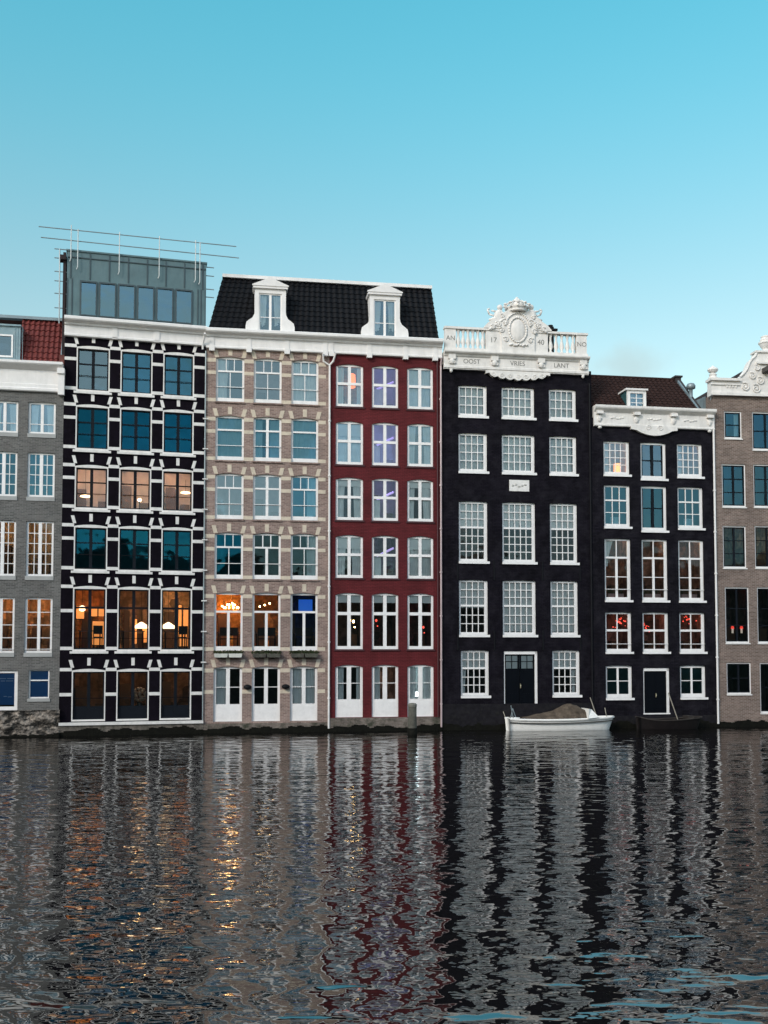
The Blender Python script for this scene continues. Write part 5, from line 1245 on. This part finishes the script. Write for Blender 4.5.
nt.links.new(hgt, bp.inputs['Height']); nt.links.new(bp.outputs[0], b_.inputs['Normal'])
WATER = m
# swell modelled in the mesh near the camera: sum of sines over a graded grid
rs = np.random.RandomState(11)
comp = []
for i in range(46):
    lam = .5*(1.7/.5)**rs.rand(); ang = R(90+rs.normal(0, 24)); kx, ky = 2*math.pi/lam*math.cos(ang), 2*math.pi/lam*math.sin(ang)
    comp.append((kx, ky, rs.rand()*6.283, .0125*lam**1.0*(.6+.8*rs.rand()), lam))
yy = [3.0]
while yy[-1] < 58: yy.append(yy[-1]+max(.035, yy[-1]*.0028))
yy = np.array(yy); nxg = 640
tx = np.linspace(-1, 1, nxg)
half_w = 8+yy*.62
X = tx[None, :]*half_w[:, None]; Y = np.repeat(yy[:, None], nxg, 1)
Z = np.zeros_like(X)
patch = .75+.35*np.sin(X*.21+1.1+.5*np.sin(Y*.17))*np.sin(Y*.16+.4)
for kx, ky, ph, am, lam in comp: Z += am*np.sin(kx*X+ky*Y+ph)
Z *= patch*.078
edge = np.minimum(1, (58-Y)/6)*np.minimum(1, (1-np.abs(tx[None, :]))*12); Z *= np.clip(edge, 0, 1)
nv = X.size; co = np.stack([X.ravel(), Y.ravel(), Z.ravel()], 1)
ny = len(yy); idx = np.arange(nv).reshape(ny, nxg)
q = np.stack([idx[:-1, :-1], idx[:-1, 1:], idx[1:, 1:], idx[1:, :-1]], -1).reshape(-1, 4)
big = [(-1500, -300, 0), (1500, -300, 0), (1500, 1500, 0), (-1500, 1500, 0)]
c00, c10, c11, c01 = idx[0, 0], idx[0, -1], idx[-1, -1], idx[-1, 0]
co = np.vstack([co, np.array(big)]); B0 = nv
extra = np.array([[B0, B0+1, c10, c00], [B0+1, B0+2, c11, c10], [B0+2, B0+3, c01, c11], [B0+3, B0, c00, c01]])
q = np.vstack([q, extra])
me = bpy.data.meshes.new('water'); me.vertices.add(len(co)); me.vertices.foreach_set('co', co.ravel())
me.loops.add(q.size); me.loops.foreach_set('vertex_index', q.ravel().astype(np.int32))
me.polygons.add(len(q)); me.polygons.foreach_set('loop_start', np.arange(0, q.size, 4, dtype=np.int32)); me.polygons.foreach_set('loop_total', np.full(len(q), 4, dtype=np.int32))
me.update(calc_edges=True); sm = np.ones(len(q), bool); sm[-4:] = False; me.polygons.foreach_set('use_smooth', sm); me.materials.append(WATER); me.validate()
o = bpy.data.objects.new('water', me); COL.objects.link(o); o['kind'] = 'structure'

# ================================================================== light
SUN_EL, SUN_AZ = R(30), R(215)   # azimuth measured from +Y clockwise: behind the camera to the left
w = bpy.data.worlds.new('World'); scene.world = w; w.use_nodes = True; nt = w.node_tree
bg = nt.nodes['Background']; bg.inputs['Strength'].default_value = .15
sky = nt.nodes.new('ShaderNodeTexSky'); sky.sky_type = 'NISHITA'; sky.sun_disc = False; sky.sun_elevation = SUN_EL; sky.sun_rotation = SUN_AZ
sky.air_density = 1.0; sky.dust_density = .6; sky.ozone_density = 1.2
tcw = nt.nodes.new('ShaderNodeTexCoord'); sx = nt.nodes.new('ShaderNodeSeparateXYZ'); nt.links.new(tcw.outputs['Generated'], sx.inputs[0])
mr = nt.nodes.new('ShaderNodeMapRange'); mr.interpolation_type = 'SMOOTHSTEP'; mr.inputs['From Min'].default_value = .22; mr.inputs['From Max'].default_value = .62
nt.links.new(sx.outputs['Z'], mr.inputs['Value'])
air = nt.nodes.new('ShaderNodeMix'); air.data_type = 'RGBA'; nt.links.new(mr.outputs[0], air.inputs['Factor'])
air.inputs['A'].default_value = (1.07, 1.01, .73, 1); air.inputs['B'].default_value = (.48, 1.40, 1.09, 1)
def wn(t, **k):
    n = nt.nodes.new(t)
    for a_, b__ in k.items(): setattr(n, a_, b__)
    return n
# towards the sun the air is less tinted; scattered thin cloud overhead
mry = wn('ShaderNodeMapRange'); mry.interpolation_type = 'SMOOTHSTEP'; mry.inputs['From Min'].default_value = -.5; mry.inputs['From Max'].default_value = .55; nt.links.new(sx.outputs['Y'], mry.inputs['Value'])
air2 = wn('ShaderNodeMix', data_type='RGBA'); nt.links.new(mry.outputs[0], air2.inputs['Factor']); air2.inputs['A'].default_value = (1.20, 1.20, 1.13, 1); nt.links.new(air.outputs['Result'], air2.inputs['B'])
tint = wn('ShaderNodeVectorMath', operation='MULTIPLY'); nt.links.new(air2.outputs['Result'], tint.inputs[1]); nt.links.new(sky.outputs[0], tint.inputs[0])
cn = wn('ShaderNodeTexNoise'); cn.inputs['Scale'].default_value = 8.0; cn.inputs['Detail'].default_value = 7; nt.links.new(tcw.outputs['Generated'], cn.inputs['Vector'])
cm = wn('ShaderNodeMapRange'); cm.inputs['From Min'].default_value = .40; cm.inputs['From Max'].default_value = .58; nt.links.new(cn.outputs['Fac'], cm.inputs['Value'])
ch = wn('ShaderNodeMapRange'); ch.interpolation_type = 'SMOOTHSTEP'; ch.inputs['From Min'].default_value = .56; ch.inputs['From Max'].default_value = .63; nt.links.new(sx.outputs['Z'], ch.inputs['Value'])
cb_ = wn('ShaderNodeMapRange'); cb_.interpolation_type = 'SMOOTHSTEP'; cb_.inputs['From Min'].default_value = .1; cb_.inputs['From Max'].default_value = -.5; cb_.inputs['To Max'].default_value = .75; nt.links.new(sx.outputs['Y'], cb_.inputs['Value'])
cmx = wn('ShaderNodeMath', operation='MAXIMUM'); nt.links.new(cb_.outputs[0], cmx.inputs[0]); nt.links.new(ch.outputs[0], cmx.inputs[1])
cmul = wn('ShaderNodeMath', operation='MULTIPLY'); nt.links.new(cm.outputs[0], cmul.inputs[0]); nt.links.new(cmx.outputs[0], cmul.inputs[1])
# one faint small cloud above the roofs on the right
cd = ray(627, 366).normalized()
dv = wn('ShaderNodeVectorMath', operation='SUBTRACT'); nt.links.new(tcw.outputs['Generated'], dv.inputs[0]); dv.inputs[1].default_value = cd
ds = wn('ShaderNodeVectorMath', operation='MULTIPLY'); nt.links.new(dv.outputs[0], ds.inputs[0]); ds.inputs[1].default_value = (19, 19, 42)
dl = wn('ShaderNodeVectorMath', operation='LENGTH'); nt.links.new(ds.outputs[0], dl.inputs[0])
cn2 = wn('ShaderNodeTexNoise'); cn2.inputs['Scale'].default_value = 28; cn2.inputs['Detail'].default_value = 6; nt.links.new(tcw.outputs['Generated'], cn2.inputs['Vector'])
da = wn('ShaderNodeMath', operation='MULTIPLY_ADD'); nt.links.new(cn2.outputs['Fac'], da.inputs[0]); da.inputs[1].default_value = 1.3; nt.links.new(dl.outputs['Value'], da.inputs[2])
dm_ = wn('ShaderNodeMapRange'); dm_.interpolation_type = 'SMOOTHSTEP'; dm_.inputs['From Min'].default_value = .7; dm_.inputs['From Max'].default_value = 1.75; dm_.inputs['To Min'].default_value = .75; dm_.inputs['To Max'].default_value = 0; nt.links.new(da.outputs[0], dm_.inputs['Value'])
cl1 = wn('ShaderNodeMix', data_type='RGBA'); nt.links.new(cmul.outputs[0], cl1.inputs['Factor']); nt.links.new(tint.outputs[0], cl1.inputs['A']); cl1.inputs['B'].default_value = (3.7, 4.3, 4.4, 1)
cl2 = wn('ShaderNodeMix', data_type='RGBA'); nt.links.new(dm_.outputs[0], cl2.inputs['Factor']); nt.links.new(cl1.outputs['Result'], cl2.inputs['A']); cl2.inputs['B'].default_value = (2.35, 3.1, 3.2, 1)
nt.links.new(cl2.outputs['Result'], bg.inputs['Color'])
sl = bpy.data.lights.new('sun', 'SUN'); sl.energy = 1.3; sl.angle = R(14); sl.color = (1, .93, .84)
so = bpy.data.objects.new('sun', sl); COL.objects.link(so)
dirv = Vector((math.sin(SUN_AZ)*math.cos(SUN_EL), math.cos(SUN_AZ)*math.cos(SUN_EL), math.sin(SUN_EL)))
so.rotation_euler = (-dirv).to_track_quat('-Z', 'Y').to_euler(); so.location = dirv*50+Vector((0, 0, 20))
vs_ = scene.view_settings; vs_.view_transform = 'Standard'; vs_.look = 'None'; vs_.exposure = .64; vs_.gamma = 1; vs_.use_curve_mapping = False
scene.render.engine = 'CYCLES'; scene.cycles.max_bounces = 6; scene.cycles.transparent_max_bounces = 8; scene.cycles.caustics_reflective = False; scene.cycles.caustics_refractive = False
scene.cycles.sample_clamp_indirect = 4
